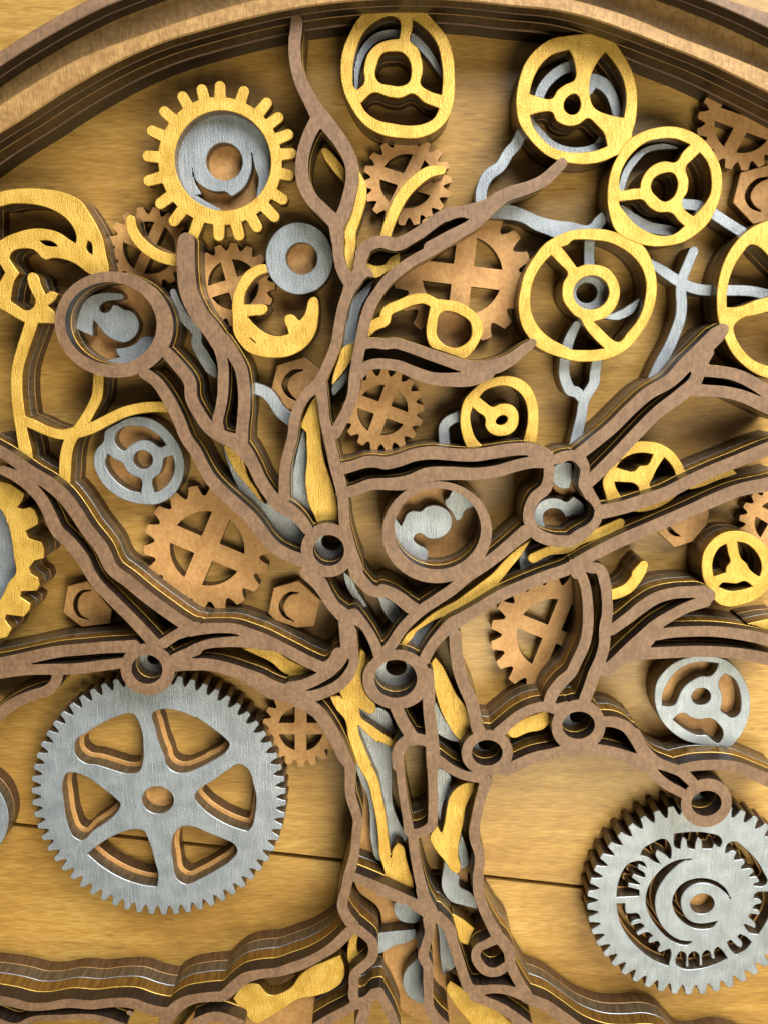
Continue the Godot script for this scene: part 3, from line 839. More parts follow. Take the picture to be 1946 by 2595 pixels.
	f = shape(24.3, -80.9, 33.8, -74.4, 0.24, [["F", "2458 -7930 2790 -7674 3303 -7471 3346 -7713 3277 -7840 2918 -7955 2582 -8058"]])
	part(t, "gold_inlay", "gold", f, 10.45, 7.04, 0.0, 0.12)
	f = shape(59.0, -29.9, 68.7, -24.7, 0.24, [["F", "5932 -2830 6337 -2643 6674 -2504 6844 -2643 6505 -2760 6167 -2900 5939 -2958"]])
	part(t, "gold_inlay", "gold", f, 10.45, 7.04, 0.0, 0.12)
	f = shape(-3.6, 10.3, 3.2, 15.5, 0.24, [["F", "-335 1350 -168 1285 52 1339 82 1393 292 1522 282 1328 38 1155 -141 1058 -202 1058 -324 1177"]])
	part(t, "gold_inlay", "gold", f, 10.45, 7.04, 0.0, 0.12)
	f = shape(-48.4, -157.3, -6.1, -132.0, 0.24, [["F", "-3382 -14273 -2427 -13922 -950 -13227 -701 -13573 -643 -14508 -964 -15120 -1180 -15456 -4167 -15696 -4807 -15696 -4136 -14744"]])
	part(t, "copper_inlay", "copper", f, 3.45, 0.04, 0.0, 0.12)
	f = shape(-7.1, -151.1, 23.5, -91.3, 0.24, [["F", "-606 -9162 -284 -9703 -225 -10800 -20 -11357 660 -11918 665 -11972 791 -12243 1165 -12243 1278 -11164 1069 -10853 1667 -11022 1845 -11918 2317 -12828 1921 -12882 1510 -13342 1520 -14156 1950 -14744 1107 -15075 682 -14980 363 -14744 151 -14156 -17 -13458 -38 -12882 -121 -12311 -575 -11859 -679 -11469 -573 -10800 -510 -10359 -588 -9703"]])
	part(t, "copper_inlay", "copper", f, 3.45, 0.04, 0.0, 0.12)
	t = thing("gold_finger_gear", "gold gear with rounded finger teeth around a silver scroll disc, upper left", "gear", -30.1, 31.3)
	f = shape(-44.3, 17.3, -16.0, 45.4, 0.22, [["E", "-3004 3137 1137 1127"],
		["S", "-2976 4109 216 -2967 4440 194"],
		["S", "-2655 4061 216 -2540 4352 195"],
		["S", "-2350 3898 217 -2129 4156 195"],
		["S", "-2181 3727 217 -1926 3905 196"],
		["S", "-2056 3494 218 -1751 3611 197"],
		["S", "-1996 3253 219 -1699 3281 198"],
		["S", "-2016 2956 220 -1749 2900 199"],
		["S", "-2153 2643 221 -1873 2475 200"],
		["S", "-2318 2454 222 -2032 2166 201"],
		["S", "-2540 2299 222 -2358 1982 201"],
		["S", "-2784 2208 222 -2691 1833 202"],
		["S", "-3055 2180 222 -3065 1826 202"],
		["S", "-3374 2236 222 -3542 1826 202"],
		["S", "-3647 2377 222 -3891 2088 201"],
		["S", "-3851 2587 221 -4128 2398 200"],
		["S", "-3992 2893 220 -4329 2803 199"],
		["S", "-4015 3212 219 -4326 3233 198"],
		["S", "-3923 3542 218 -4228 3673 197"],
		["S", "-3741 3789 217 -3992 4007 196"],
		["S", "-3490 3980 217 -3652 4265 195"],
		["S", "-3228 4082 216 -3297 4386 195"],
		["-E", "-2953 3149 883 878"]])
	part(t, "toothed_ring", "gold", f, 10.50, 7.04, 0, 0.12)
	f = shape(-41.4, 21.0, -19.2, 43.0, 0.22, [["E", "-3030 3196 1106 1099"],
		["-E", "-2979 3196 341 337"],
		["-F", "-3581 3087 -3530 2879 -3404 2754 -3146 2657 -2986 2662 -2858 2567 -2636 2726 -2484 3018 -2461 3363 -2404 3073 -2350 2918 -2375 2684 -2455 2405 -2752 2152 -3043 2180 -3098 2307 -3025 2315 -3354 2489 -3525 2595 -3420 2615 -3541 2824"]])
	part(t, "silver_scroll", "silver", f, 7.00, 3.54, 0, 0.12)
	f = shape(-42.0, 21.5, -19.7, 43.6, 0.22, [["E", "-3085 3255 1111 1104"]])
	part(t, "copper_disc", "copper", f, 3.50, 0.04, 0, 0.12)
	t = thing("gold_spoked_disc", "oval gold wheel under the frame at top centre, flat on top, square-ish hub hole", "gear wheel", 2.5, 46.3, "spoked gold wheels")
	f = shape(-8.1, 35.2, 13.0, 57.4, 0.22, [["F", "-344 5690 209 5710 735 5695 930 5509 1113 5302 1227 5015 1275 4595 1247 4119 1171 3906 976 3692 666 3558 299 3550 -69 3617 -379 3799 -602 4093 -727 4358 -781 4674 -750 5015 -623 5328"],
		["-F", "223 5607 279 5561 299 5431 271 5250 71 5229 -179 5119 -305 4963 -361 4727 -362 4490 -489 4379 -530 4411 -565 4648 -513 5015 -373 5340 -206 5509"],
		["-F", "509 5581 709 5444 947 5172 1034 4858 1060 4543 1040 4292 829 4358 654 4490 692 4674 671 4910 600 5093 461 5224 501 5405"],
		["-F", "-180 4337 72 4265 297 4244 521 4318 718 4172 1000 4066 917 3906 721 3799 467 3767 185 3799 -125 3866 -350 4026 -425 4151"],
		["-F", "-12 5010 155 5033 322 5020 448 4897 491 4674 450 4516 324 4450 100 4464 -96 4516 -152 4595 -129 4806"]])
	part(t, "spoked_face", "gold", f, 10.50, 7.04, 0, 0.12)
	f = apply(f, [["S", "-512 4492 83 -490 4841 127 -381 5134 148 -154 5360 164 158 5439 164 497 5373 170 753 5161 170 954 4894 124 1056 4707 55"]])
	part(t, "silver_layer", "silver", f, 6.80, 3.54, -0.06, 0.1)
	f = shape(-8.1, 35.2, 13.0, 57.4, 0.22, [["F", "-344 5690 209 5710 735 5695 930 5509 1113 5302 1227 5015 1275 4595 1247 4119 1171 3906 976 3692 666 3558 299 3550 -69 3617 -379 3799 -602 4093 -727 4358 -781 4674 -750 5015 -623 5328"],
		["-F", "223 5607 279 5561 299 5431 271 5250 71 5229 -179 5119 -305 4963 -361 4727 -362 4490 -489 4379 -530 4411 -565 4648 -513 5015 -373 5340 -206 5509"],
		["-F", "509 5581 709 5444 947 5172 1034 4858 1060 4543 1040 4292 829 4358 654 4490 692 4674 671 4910 600 5093 461 5224 501 5405"],
		["-F", "-180 4337 72 4265 297 4244 521 4318 718 4172 1000 4066 917 3906 721 3799 467 3767 185 3799 -125 3866 -350 4026 -425 4151"],
		["-F", "-12 5010 155 5033 322 5020 448 4897 491 4674 450 4516 324 4450 100 4464 -96 4516 -152 4595 -129 4806"]])
	part(t, "copper_layer", "copper", f, 3.30, 0.04, -0.06, 0.1)
	t = thing("gold_spoked_disc", "gold wheel with wide spokes at upper right, brown twig tip on its rim", "gear wheel", 34.9, 42.1, "spoked gold wheels")
	f = shape(23.7, 30.6, 46.2, 53.6, 0.22, [["F", "4291 3261 4040 3153 3702 3093 3332 3126 3046 3207 2815 3369 2611 3585 2464 3799 2396 4093 2425 4490 2551 4858 2767 5106 3013 5255 3289 5302 3538 5328 3844 5315 4127 5198 4302 4989 4467 4727 4564 4437 4594 4199 4577 3826 4527 3571 4594 3450 4488 3288"],
		["-F", "4291 3261 4423 3477 4726 3665 5004 3740 5286 3751 5572 3679 5864 3504 6046 3288 6174 3045 6225 2772 6205 2526 6133 2306 6031 2086 5814 1864 5536 1697 5251 1636 4906 1641 4614 1725 4305 1905 4163 2224 4117 2499 4126 2772 4187 3045"],
		["-F", "3325 5067 3399 4937 3452 4753 3453 4569 3261 4464 3124 4358 3065 4247 2790 4265 2629 4313 2684 4543 2804 4779 2994 4963"],
		["-F", "3980 5033 4200 4779 4337 4516 4391 4225 4363 3901 4122 3946 3792 4106 3722 4331 3744 4648 3829 4832"],
		["-F", "2644 3946 2854 3999 3065 3986 3110 3879 3254 3786 3396 3759 3564 3799 3701 3893 3875 3772 4007 3638 4081 3410 3863 3329 3666 3302 3411 3302 3097 3383 2866 3558 2720 3746"],
		["-F", "3476 4310 3549 4225 3568 4093 3501 3973 3375 3959 3274 4039 3264 4172 3337 4273"]])
	part(t, "spoked_face", "gold", f, 10.50, 7.04, 0, 0.12)
	f = apply(f, [["S", "2843 4303 195 2937 4519 208 3102 4707 207 3283 4828 207 3438 4881 207"], ["S", "3781 4438 153 3859 4640 249 4033 4573 249 4182 4411 208 4277 4195 195 4344 3951 196"], ["S", "2708 3978 70 2917 3706 140 3182 3486 141 3444 3410 127 3761 3418 127 3961 3473 169 4070 3610 154"], ["-F", "4291 3261 4423 3477 4726 3665 5004 3740 5286 3751 5572 3679 5864 3504 6046 3288 6174 3045 6225 2772 6205 2526 6133 2306 6031 2086 5814 1864 5536 1697 5251 1636 4906 1641 4614 1725 4305 1905 4163 2224 4117 2499 4126 2772 4187 3045"]])
	part(t, "silver_layer", "silver", f, 6.80, 3.54, -0.06, 0.1)
	f = shape(23.7, 30.6, 46.2, 53.6, 0.22, [["F", "4291 3261 4040 3153 3702 3093 3332 3126 3046 3207 2815 3369 2611 3585 2464 3799 2396 4093 2425 4490 2551 4858 2767 5106 3013 5255 3289 5302 3538 5328 3844 5315 4127 5198 4302 4989 4467 4727 4564 4437 4594 4199 4577 3826 4527 3571 4594 3450 4488 3288"],
		["-F", "4291 3261 4423 3477 4726 3665 5004 3740 5286 3751 5572 3679 5864 3504 6046 3288 6174 3045 6225 2772 6205 2526 6133 2306 6031 2086 5814 1864 5536 1697 5251 1636 4906 1641 4614 1725 4305 1905 4163 2224 4117 2499 4126 2772 4187 3045"],
		["-F", "3325 5067 3399 4937 3452 4753 3453 4569 3261 4464 3124 4358 3065 4247 2790 4265 2629 4313 2684 4543 2804 4779 2994 4963"],
		["-F", "3980 5033 4200 4779 4337 4516 4391 4225 4363 3901 4122 3946 3792 4106 3722 4331 3744 4648 3829 4832"],
		["-F", "2644 3946 2854 3999 3065 3986 3110 3879 3254 3786 3396 3759 3564 3799 3701 3893 3875 3772 4007 3638 4081 3410 3863 3329 3666 3302 3411 3302 3097 3383 2866 3558 2720 3746"],
		["-F", "3476 4310 3549 4225 3568 4093 3501 3973 3375 3959 3274 4039 3264 4172 3337 4273"]])
	part(t, "copper_layer", "copper", f, 3.30, 0.04, -0.06, 0.1)
	t = thing("gold_spoked_disc", "gold wheel with thin slanting spokes between two other wheels at upper right", "gear wheel", 51.7, 26.9, "spoked gold wheels")
	f = shape(40.9, 16.1, 62.5, 37.8, 0.22, [["F", "4291 3261 4423 3477 4726 3665 5004 3740 5286 3751 5572 3679 5864 3504 6046 3288 6174 3045 6225 2772 6205 2526 6133 2306 6031 2086 5814 1864 5536 1697 5251 1636 4906 1641 4614 1725 4305 1905 4163 2224 4117 2499 4126 2772 4187 3045"],
		["-F", "5599 3437 5465 3302 5355 3131 5147 3145 4951 3085 4815 2963 4724 2772 4715 2669 4544 2658 4431 2630 4334 2649 4331 2854 4411 3099 4572 3315 4791 3477 5043 3536 5325 3536"],
		["-F", "5782 3302 5928 3126 6015 2854 6017 2581 5901 2361 5726 2168 5531 2320 5498 2416 5587 2608 5600 2800 5535 3045 5656 3180"],
		["-F", "4334 2438 4553 2458 4782 2458 4872 2361 5049 2251 5322 2229 5458 2086 5569 1997 5412 1864 5127 1822 4894 1892 4658 2030 4448 2251 4357 2361"],
		["-F", "5157 2941 5299 2941 5398 2800 5395 2636 5322 2499 5183 2430 5021 2526 4915 2663 4949 2827"]])
	part(t, "spoked_face", "gold", f, 10.50, 7.04, 0, 0.12)
	f = apply(f, [["S", "4427 2657 142 4473 2796 136 4516 2962 147 4664 3211 155 4886 3404 118 5200 3473 118 5489 3445 56"], ["S", "4483 2363 129 4740 2152 215 5039 2011 215 5363 1955 216 5540 1926 173"]])
	part(t, "silver_layer", "silver", f, 6.80, 3.54, -0.06, 0.1)
	f = shape(40.9, 16.1, 62.5, 37.8, 0.22, [["F", "4291 3261 4423 3477 4726 3665 5004 3740 5286 3751 5572 3679 5864 3504 6046 3288 6174 3045 6225 2772 6205 2526 6133 2306 6031 2086 5814 1864 5536 1697 5251 1636 4906 1641 4614 1725 4305 1905 4163 2224 4117 2499 4126 2772 4187 3045"],
		["-F", "5599 3437 5465 3302 5355 3131 5147 3145 4951 3085 4815 2963 4724 2772 4715 2669 4544 2658 4431 2630 4334 2649 4331 2854 4411 3099 4572 3315 4791 3477 5043 3536 5325 3536"],
		["-F", "5782 3302 5928 3126 6015 2854 6017 2581 5901 2361 5726 2168 5531 2320 5498 2416 5587 2608 5600 2800 5535 3045 5656 3180"],
		["-F", "4334 2438 4553 2458 4782 2458 4872 2361 5049 2251 5322 2229 5458 2086 5569 1997 5412 1864 5127 1822 4894 1892 4658 2030 4448 2251 4357 2361"],
		["-F", "5157 2941 5299 2941 5398 2800 5395 2636 5322 2499 5183 2430 5021 2526 4915 2663 4949 2827"]])
	part(t, "copper_layer", "copper", f, 3.30, 0.04, -0.06, 0.1)
	t = thing("gold_spoked_disc", "large gold wheel with grey ring in its hub, below the slanting-spoke wheel", "gear wheel", 38.2, 7.3, "spoked gold wheels")
	f = shape(24.9, -5.2, 51.4, 19.8, 0.22, [["F", "2519 611 2548 829 2629 1155 2788 1436 3002 1694 3220 1822 3438 1908 3575 1933 3729 1946 3906 1950 4127 1929 4351 1865 4621 1758 4848 1612 4949 1458 5024 1285 5081 1112 5112 829 5082 545 4979 260 4833 17 4663 -205 4444 -361 4177 -461 3885 -494 3659 -490 3288 -394 3060 -316 2900 -227 2715 -27 2597 172 2536 392"],
		["-F", "4291 3261 4423 3477 4726 3665 5004 3740 5286 3751 5572 3679 5864 3504 6046 3288 6174 3045 6225 2772 6205 2526 6133 2306 6031 2086 5814 1864 5536 1697 5251 1636 4906 1641 4614 1725 4305 1905 4163 2224 4117 2499 4126 2772 4187 3045"],
		["-F", "3109 1473 3269 1317 3431 1123 3357 982 3334 808 3368 633 3486 469 3584 370 3687 315 3770 172 3935 -27 4168 -243 3989 -272 3741 -276 3538 -260 3383 -183 3166 -72 2935 127 2818 304 2753 502 2741 677 2768 938 2841 1134 2969 1328"],
		["-F", "3292 1619 3445 1683 3472 1722 3648 1754 3914 1741 4136 1715 4361 1630 4588 1490 4751 1328 4852 1155 4907 938 4901 720 4867 502 4776 282 4606 61 4423 -127 4320 -83 4133 83 3947 255 4190 337 4341 502 4412 677 4409 895 4316 1090 4155 1242 3930 1302 3730 1296 3599 1246 3483 1393 3431 1458"],
		["-E", "3882 789 335 312"]])
	part(t, "spoked_face", "gold", f, 10.50, 7.04, 0, 0.12)
	f = apply(f, [["E", "3954 803 455 422"], ["-E", "3875 800 196 182"], ["S", "3894 1812 210 3893 1528 211 3902 1287 212"], ["S", "4222 343 68 4495 372 181 4718 488 192 4891 689 56"], ["-F", "4291 3261 4423 3477 4726 3665 5004 3740 5286 3751 5572 3679 5864 3504 6046 3288 6174 3045 6225 2772 6205 2526 6133 2306 6031 2086 5814 1864 5536 1697 5251 1636 4906 1641 4614 1725 4305 1905 4163 2224 4117 2499 4126 2772 4187 3045"]])
	part(t, "silver_layer", "silver", f, 6.80, 3.54, -0.06, 0.1)
	f = shape(24.9, -5.2, 51.4, 19.8, 0.22, [["F", "2519 611 2548 829 2629 1155 2788 1436 3002 1694 3220 1822 3438 1908 3575 1933 3729 1946 3906 1950 4127 1929 4351 1865 4621 1758 4848 1612 4949 1458 5024 1285 5081 1112 5112 829 5082 545 4979 260 4833 17 4663 -205 4444 -361 4177 -461 3885 -494 3659 -490 3288 -394 3060 -316 2900 -227 2715 -27 2597 172 2536 392"],
		["-F", "4291 3261 4423 3477 4726 3665 5004 3740 5286 3751 5572 3679 5864 3504 6046 3288 6174 3045 6225 2772 6205 2526 6133 2306 6031 2086 5814 1864 5536 1697 5251 1636 4906 1641 4614 1725 4305 1905 4163 2224 4117 2499 4126 2772 4187 3045"],
		["-F", "3109 1473 3269 1317 3431 1123 3357 982 3334 808 3368 633 3486 469 3584 370 3687 315 3770 172 3935 -27 4168 -243 3989 -272 3741 -276 3538 -260 3383 -183 3166 -72 2935 127 2818 304 2753 502 2741 677 2768 938 2841 1134 2969 1328"],
		["-F", "3292 1619 3445 1683 3472 1722 3648 1754 3914 1741 4136 1715 4361 1630 4588 1490 4751 1328 4852 1155 4907 938 4901 720 4867 502 4776 282 4606 61 4423 -127 4320 -83 4133 83 3947 255 4190 337 4341 502 4412 677 4409 895 4316 1090 4155 1242 3930 1302 3730 1296 3599 1246 3483 1393 3431 1458"],
		["-E", "3882 789 335 312"]])
	part(t, "copper_layer", "copper", f, 3.30, 0.04, -0.06, 0.1)
	t = thing("gold_spoked_disc", "gold wheel cut off by the right picture edge, beside the tip of a brown branch", "gear wheel", 73.9, 6.6, "spoked gold wheels")
	f = shape(62.2, -8.4, 85.6, 21.5, 0.22, [["F", "6302 260 6248 611 6266 1047 6366 1414 6526 1694 6734 1908 6946 2036 7116 2095 7425 2121 7879 1950 8367 1371 8531 720 8472 61 8177 -494 7748 -808 7315 -808 7062 -718 6826 -562 6585 -316 6433 -49"],
		["-F", "6827 1666 6997 1608 7160 1458 7494 1155 7733 938 7211 709 6972 644 6754 556 6600 519 6443 519 6431 720 6457 1025 6551 1307 6672 1501"],
		["-F", "7230 436 7012 381 6726 304 6599 172 6633 -5 6783 -249 7024 -472 7299 -573 7838 -494 8022 61 7773 392 7546 436"]])
	part(t, "spoked_face", "gold", f, 10.50, 7.04, 0, 0.12)
	part(t, "silver_layer", "silver", f, 6.80, 3.54, -0.06, 0.1)
	part(t, "copper_layer", "copper", f, 3.30, 0.04, -0.06, 0.1)
	t = thing("gold_spoked_disc", "small gold wheel with one spoke and a tiny hub hole, centre right", "gear wheel", 22.1, -15.6, "spoked gold wheels")
	f = shape(14.3, -23.9, 29.8, -7.3, 0.22, [["F", "1599 -2134 1504 -1904 1459 -1652 1474 -1402 1539 -1198 1696 -1017 1852 -882 2077 -792 2303 -758 2576 -814 2761 -949 2880 -1152 2951 -1424 2952 -1721 2904 -2065 2726 -2272 2200 -2365 1785 -2295"],
		["-F", "1812 -1164 1923 -1039 2081 -972 2353 -954 2536 -1039 2676 -1198 2739 -1402 2745 -1675 2715 -1835 2663 -2019 2425 -2157 2150 -2180 1896 -2099 1756 -1950 1673 -1721 1647 -1516 1690 -1356 1805 -1459 1921 -1538 1945 -1607 1935 -1698 1994 -1812 2122 -1893 2282 -1909 2441 -1858 2542 -1744 2577 -1584 2557 -1447 2452 -1322 2292 -1288 2178 -1311 2088 -1356 1950 -1277"],
		["-F", "2135 -1641 2161 -1572 2251 -1511 2342 -1527 2367 -1595 2323 -1664 2232 -1698 2163 -1682"]])
	part(t, "spoked_face", "gold", f, 10.50, 7.04, 0, 0.12)
	part(t, "silver_layer", "silver", f, 6.80, 3.54, -0.06, 0.1)
	part(t, "copper_layer", "copper", f, 3.30, 0.04, -0.06, 0.1)
	t = thing("gold_spoked_disc", "gold three-spoke wheel half hidden behind two parallel brown branches at right", "gear wheel", 50.5, -27.0, "spoked gold wheels")
	f = shape(42.1, -34.2, 58.8, -19.8, 0.22, [["F", "4835 -2030 5063 -2014 5294 -2053 5530 -2180 5700 -2365 5815 -2573 5852 -2713 5777 -2946 5491 -3228 5035 -3392 4614 -3322 4378 -3228 4289 -3017 4240 -2760 4308 -2620 4529 -2388 4682 -2203"],
		["-F", "4488 -2515 4575 -2388 4754 -2272 4981 -2231 5189 -2261 5150 -2388 5085 -2481 4947 -2492 4837 -2597 4652 -2573"],
		["-F", "5410 -2319 5544 -2457 5633 -2620 5652 -2760 5473 -2876 5198 -2923 5155 -2888 5211 -2713 5252 -2597"],
		["-F", "4465 -2795 4662 -2806 4847 -2830 4944 -2923 4927 -3052 4629 -3134 4555 -3017 4492 -2900"]])
	part(t, "spoked_face", "gold", f, 10.50, 7.04, 0, 0.12)
	part(t, "silver_layer", "silver", f, 6.80, 3.54, -0.06, 0.1)
	part(t, "copper_layer", "copper", f, 3.30, 0.04, -0.06, 0.1)
	t = thing("gold_spoked_disc", "gold three-spoke wheel at the right edge above the grey wheel", "gear wheel", 70.1, -45.4, "spoked gold wheels")
	f = shape(62.2, -53.4, 77.9, -37.4, 0.22, [["F", "6252 -4392 6270 -4224 6350 -4057 6503 -3890 6684 -3795 6892 -3771 7104 -3807 7346 -3937 7545 -4152 7707 -4440 7760 -4518 7730 -4759 7599 -4941 7380 -5148 7127 -5257 6871 -5306 6655 -5257 6428 -5002 6308 -4759 6262 -4566"],
		["-F", "6710 -4028 6770 -4248 6813 -4380 6739 -4512 6738 -4610 6504 -4692 6461 -4440 6491 -4272 6586 -4104"],
		["-F", "6922 -3985 7095 -4021 7292 -4176 7425 -4416 7440 -4542 7408 -4699 7249 -4591 7198 -4536 7145 -4440 7020 -4320 6964 -4176"],
		["-F", "6610 -4905 6676 -4820 6817 -4820 6959 -4832 7120 -4779 7292 -4893 7108 -4953 6851 -4985"]])
	part(t, "spoked_face", "gold", f, 10.50, 7.04, 0, 0.12)
	part(t, "silver_layer", "silver", f, 6.80, 3.54, -0.06, 0.1)
	part(t, "copper_layer", "copper", f, 3.30, 0.04, -0.06, 0.1)
	t = thing("gold_edge_gear", "gold gear with blunt teeth around a grey plate, cut by the left edge", "gear", -74.1, -43.6)
	f = shape(-81.7, -60.0, -66.4, -27.3, 0.22, [["P", "-7911 -2760 -7452 -2802 -7337 -2811 -7247 -2841 -6993 -3028 -7036 -3157 -7151 -3310 -7025 -3334 -6906 -3298 -6817 -3345 -6757 -3510 -6765 -3641 -7018 -3771 -6969 -3914 -6832 -3961 -6717 -3997 -6674 -4128 -6690 -4320 -6880 -4368 -6995 -4512 -6967 -4632 -6831 -4711 -6805 -4856 -6871 -4977 -7178 -4990 -7209 -5099 -7006 -5245 -7037 -5367 -7165 -5514 -7505 -5465 -7547 -5563 -7418 -5759 -7524 -5932 -7669 -5969 -8138 -5883"],
		["-F", "-7946 -3251 -7488 -3322 -7366 -3581 -7297 -3937 -7274 -4296 -7287 -4678 -7375 -4759 -7536 -5050 -7615 -5172 -8092 -5245"]])
	part(t, "toothed_ring", "gold", f, 10.50, 7.04, 0, 0.12)
	f = shape(-81.7, -60.0, -66.4, -27.3, 0.22, [["P", "-7911 -2760 -7452 -2802 -7337 -2811 -7247 -2841 -6993 -3028 -7036 -3157 -7151 -3310 -7025 -3334 -6906 -3298 -6817 -3345 -6757 -3510 -6765 -3641 -7018 -3771 -6969 -3914 -6832 -3961 -6717 -3997 -6674 -4128 -6690 -4320 -6880 -4368 -6995 -4512 -6967 -4632 -6831 -4711 -6805 -4856 -6871 -4977 -7178 -4990 -7209 -5099 -7006 -5245 -7037 -5367 -7165 -5514 -7505 -5465 -7547 -5563 -7418 -5759 -7524 -5932 -7669 -5969 -8138 -5883"]])
	part(t, "silver_plate", "silver", f, 6.80, 3.54, -0.06, 0.12)
	part(t, "copper_layer", "copper", f, 3.30, 0.04, -0.06, 0.1)
	t = thing("gold_branch", "ornate curling gold branch with looped foot at far left", "branch", -57.1, -1.2)
	f = shape(-74.7, -29.3, -39.5, 27.0, 0.22, [["F", "-7306 2523 -7081 2607 -6859 2650 -6529 2671 -6201 2650 -5941 2607 -5769 2544 -5598 2449 -5455 2248 -5314 1993 -5217 1737 -5175 1458 -5144 1177 -5230 1025 -5535 1144 -5749 1311 -5966 1397 -6164 1421 -6332 1393 -6416 1468 -6510 1565 -6708 1593 -6934 1522 -6984 1436 -6926 1307 -6814 1144 -6911 1025 -6966 873 -7015 633 -6668 469 -6574 545 -6545 655 -6603 786 -6669 982 -6661 1112 -6580 1162 -6472 1101 -6427 938 -6349 753 -6244 819 -6114 764 -6176 655 -6328 545 -6221 458 -6168 216 -6504 227 -6728 227 -6967 348 -7226 502 -7443 589 -7361 1758"],
		["-F", "-7296 2354 -7099 2344 -6898 2392 -6656 2396 -6372 2365 -6135 2291 -5922 2163 -5777 1993 -5711 1801 -5733 1683 -5857 1758 -6027 1876 -6244 1940 -6530 1950 -6799 1886 -7026 1801 -7141 1737 -7341 1715"],
		["-P", "-7210 1371 -7150 1285 -7087 1155 -7193 982 -7240 938"],
		["-F", "-6411 1732 -6256 1741 -6126 1694 -6063 1630 -6196 1630 -6306 1651"],
		["-F", "-5504 1737 -5461 1715 -5429 1479 -5504 1522 -5539 1576"],
		["S", "-6614 326 240 -6716 61 234 -6850 -272 224 -6962 -606 214 -7007 -949 217 -7009 -1152 215 -6989 -1538 228 -6963 -1835 217 -6916 -2180 253 -6883 -2388 208"],
		["S", "-5427 -651 203 -5442 -859 203 -5486 -1152 204 -5626 -1424 193 -5824 -1721 206 -6045 -1996 218 -6142 -2295 230 -6175 -2597 231 -6196 -2830 209"],
		["S", "-6936 -1607 183 -6758 -1675 194 -6469 -1812 183 -6199 -1881 195 -5899 -1835 229 -5644 -1767 217 -5316 -1607 205 -4966 -1447 205 -4620 -1368 205 -4323 -1345 205 -4051 -1361 205"]])
	part(t, "gold_outline", "gold", f, 10.50, 7.04, 0, 0.12)
	part(t, "silver_layer", "silver", f, 6.80, 3.54, -0.06, 0.1)
	part(t, "copper_layer", "copper", f, 3.30, 0.04, -0.06, 0.1)
	t = thing("gold_twig", "short curved gold twig over a small copper gear, left of the yellow finger gear", "twig", -42.6, 17.3)
	f = shape(-47.8, 12.6, -37.3, 22.0, 0.22, [["S", "-4691 2110 173 -4676 1950 195 -4574 1758 207 -4404 1587 218 -4188 1458 219 -3837 1361 208"]])
	part(t, "gold_face", "gold", f, 10.50, 7.04, 0, 0.12)
	part(t, "silver_layer", "silver", f, 6.80, 3.54, -0.06, 0.1)
	part(t, "copper_layer", "copper", f, 3.30, 0.04, -0.06, 0.1)
	t = thing("gold_crescent", "broken gold ring like a letter C under the grey washer", "ring", -20.4, 4.5)
	f = shape(-28.8, -4.5, -12.0, 13.4, 0.22, [["F", "-2212 1311 -2300 1307 -2435 1263 -2616 1134 -2731 960 -2815 764 -2854 545 -2849 304 -2834 39 -2738 -138 -2562 -316 -2338 -394 -2068 -421 -1819 -394 -1592 -294 -1409 -138 -1283 83 -1235 326 -1232 589 -1264 699 -1342 709 -1410 655 -1457 480 -1537 326 -1605 271 -1694 370 -1783 392 -1873 337 -1875 260 -1821 127 -1800 28 -1925 -10 -2104 -5 -2283 72 -2437 194 -2568 348 -2411 370 -2276 381 -2184 480 -2227 567 -2361 572 -2630 572 -2603 764 -2486 960 -2350 1090 -2170 1155"],
		["-P", "-2544 -49 -2510 -54 -2422 -127 -2434 -145"]])
	part(t, "gold_face", "gold", f, 10.50, 7.04, 0, 0.12)
	part(t, "silver_layer", "silver", f, 6.80, 3.54, -0.06, 0.1)
	part(t, "copper_layer", "copper", f, 3.30, 0.04, -0.06, 0.1)
	t = thing("gold_twig", "gold twig lying inside the leaf-shaped brown loop at top", "twig", -8.7, 30.6)
	f = shape(-11.5, 27.3, -5.8, 33.9, 0.22, [["S", "-1088 3329 122 -1004 3221 183 -850 3031 194 -667 2813 167"]])
	part(t, "gold_face", "gold", f, 10.50, 7.04, 0, 0.12)
	part(t, "silver_layer", "silver", f, 6.80, 3.54, -0.06, 0.1)
	part(t, "copper_layer", "copper", f, 3.30, 0.04, -0.06, 0.1)
	t = thing("gold_twig", "long narrow gold twig pressed along the right of the brown leaf loop", "twig", -5.3, 20.2)
	f = shape(-7.4, 10.5, -3.2, 29.8, 0.22, [["S", "-496 2909 139 -411 2718 167 -435 2499 224 -528 2168 225 -630 1808 212 -621 1737 200 -645 1479 186 -613 1242 136 -574 1079 55"]])
	part(t, "gold_face", "gold", f, 10.50, 7.04, 0, 0.12)
	part(t, "silver_layer", "silver", f, 6.80, 3.54, -0.06, 0.1)
	part(t, "copper_layer", "copper", f, 3.30, 0.04, -0.06, 0.1)
	t = thing("gold_twig", "curved gold twig laid across a copper gear at top centre", "twig", 5.2, 23.5)
	f = shape(-1.0, 16.2, 11.3, 30.7, 0.22, [["S", "1053 2990 161 840 2963 208 586 2800 223 330 2526 224 159 2196 211 45 1892 203 2 1725 204"]])
	part(t, "gold_face", "gold", f, 10.50, 7.04, 0, 0.12)
	part(t, "silver_layer", "silver", f, 6.80, 3.54, -0.06, 0.1)
	part(t, "copper_layer", "copper", f, 3.30, 0.04, -0.06, 0.1)
	t = thing("gold_loop", "gold twig ending in a closed loop over the big copper cross gear", "loop", 7.7, 1.5)
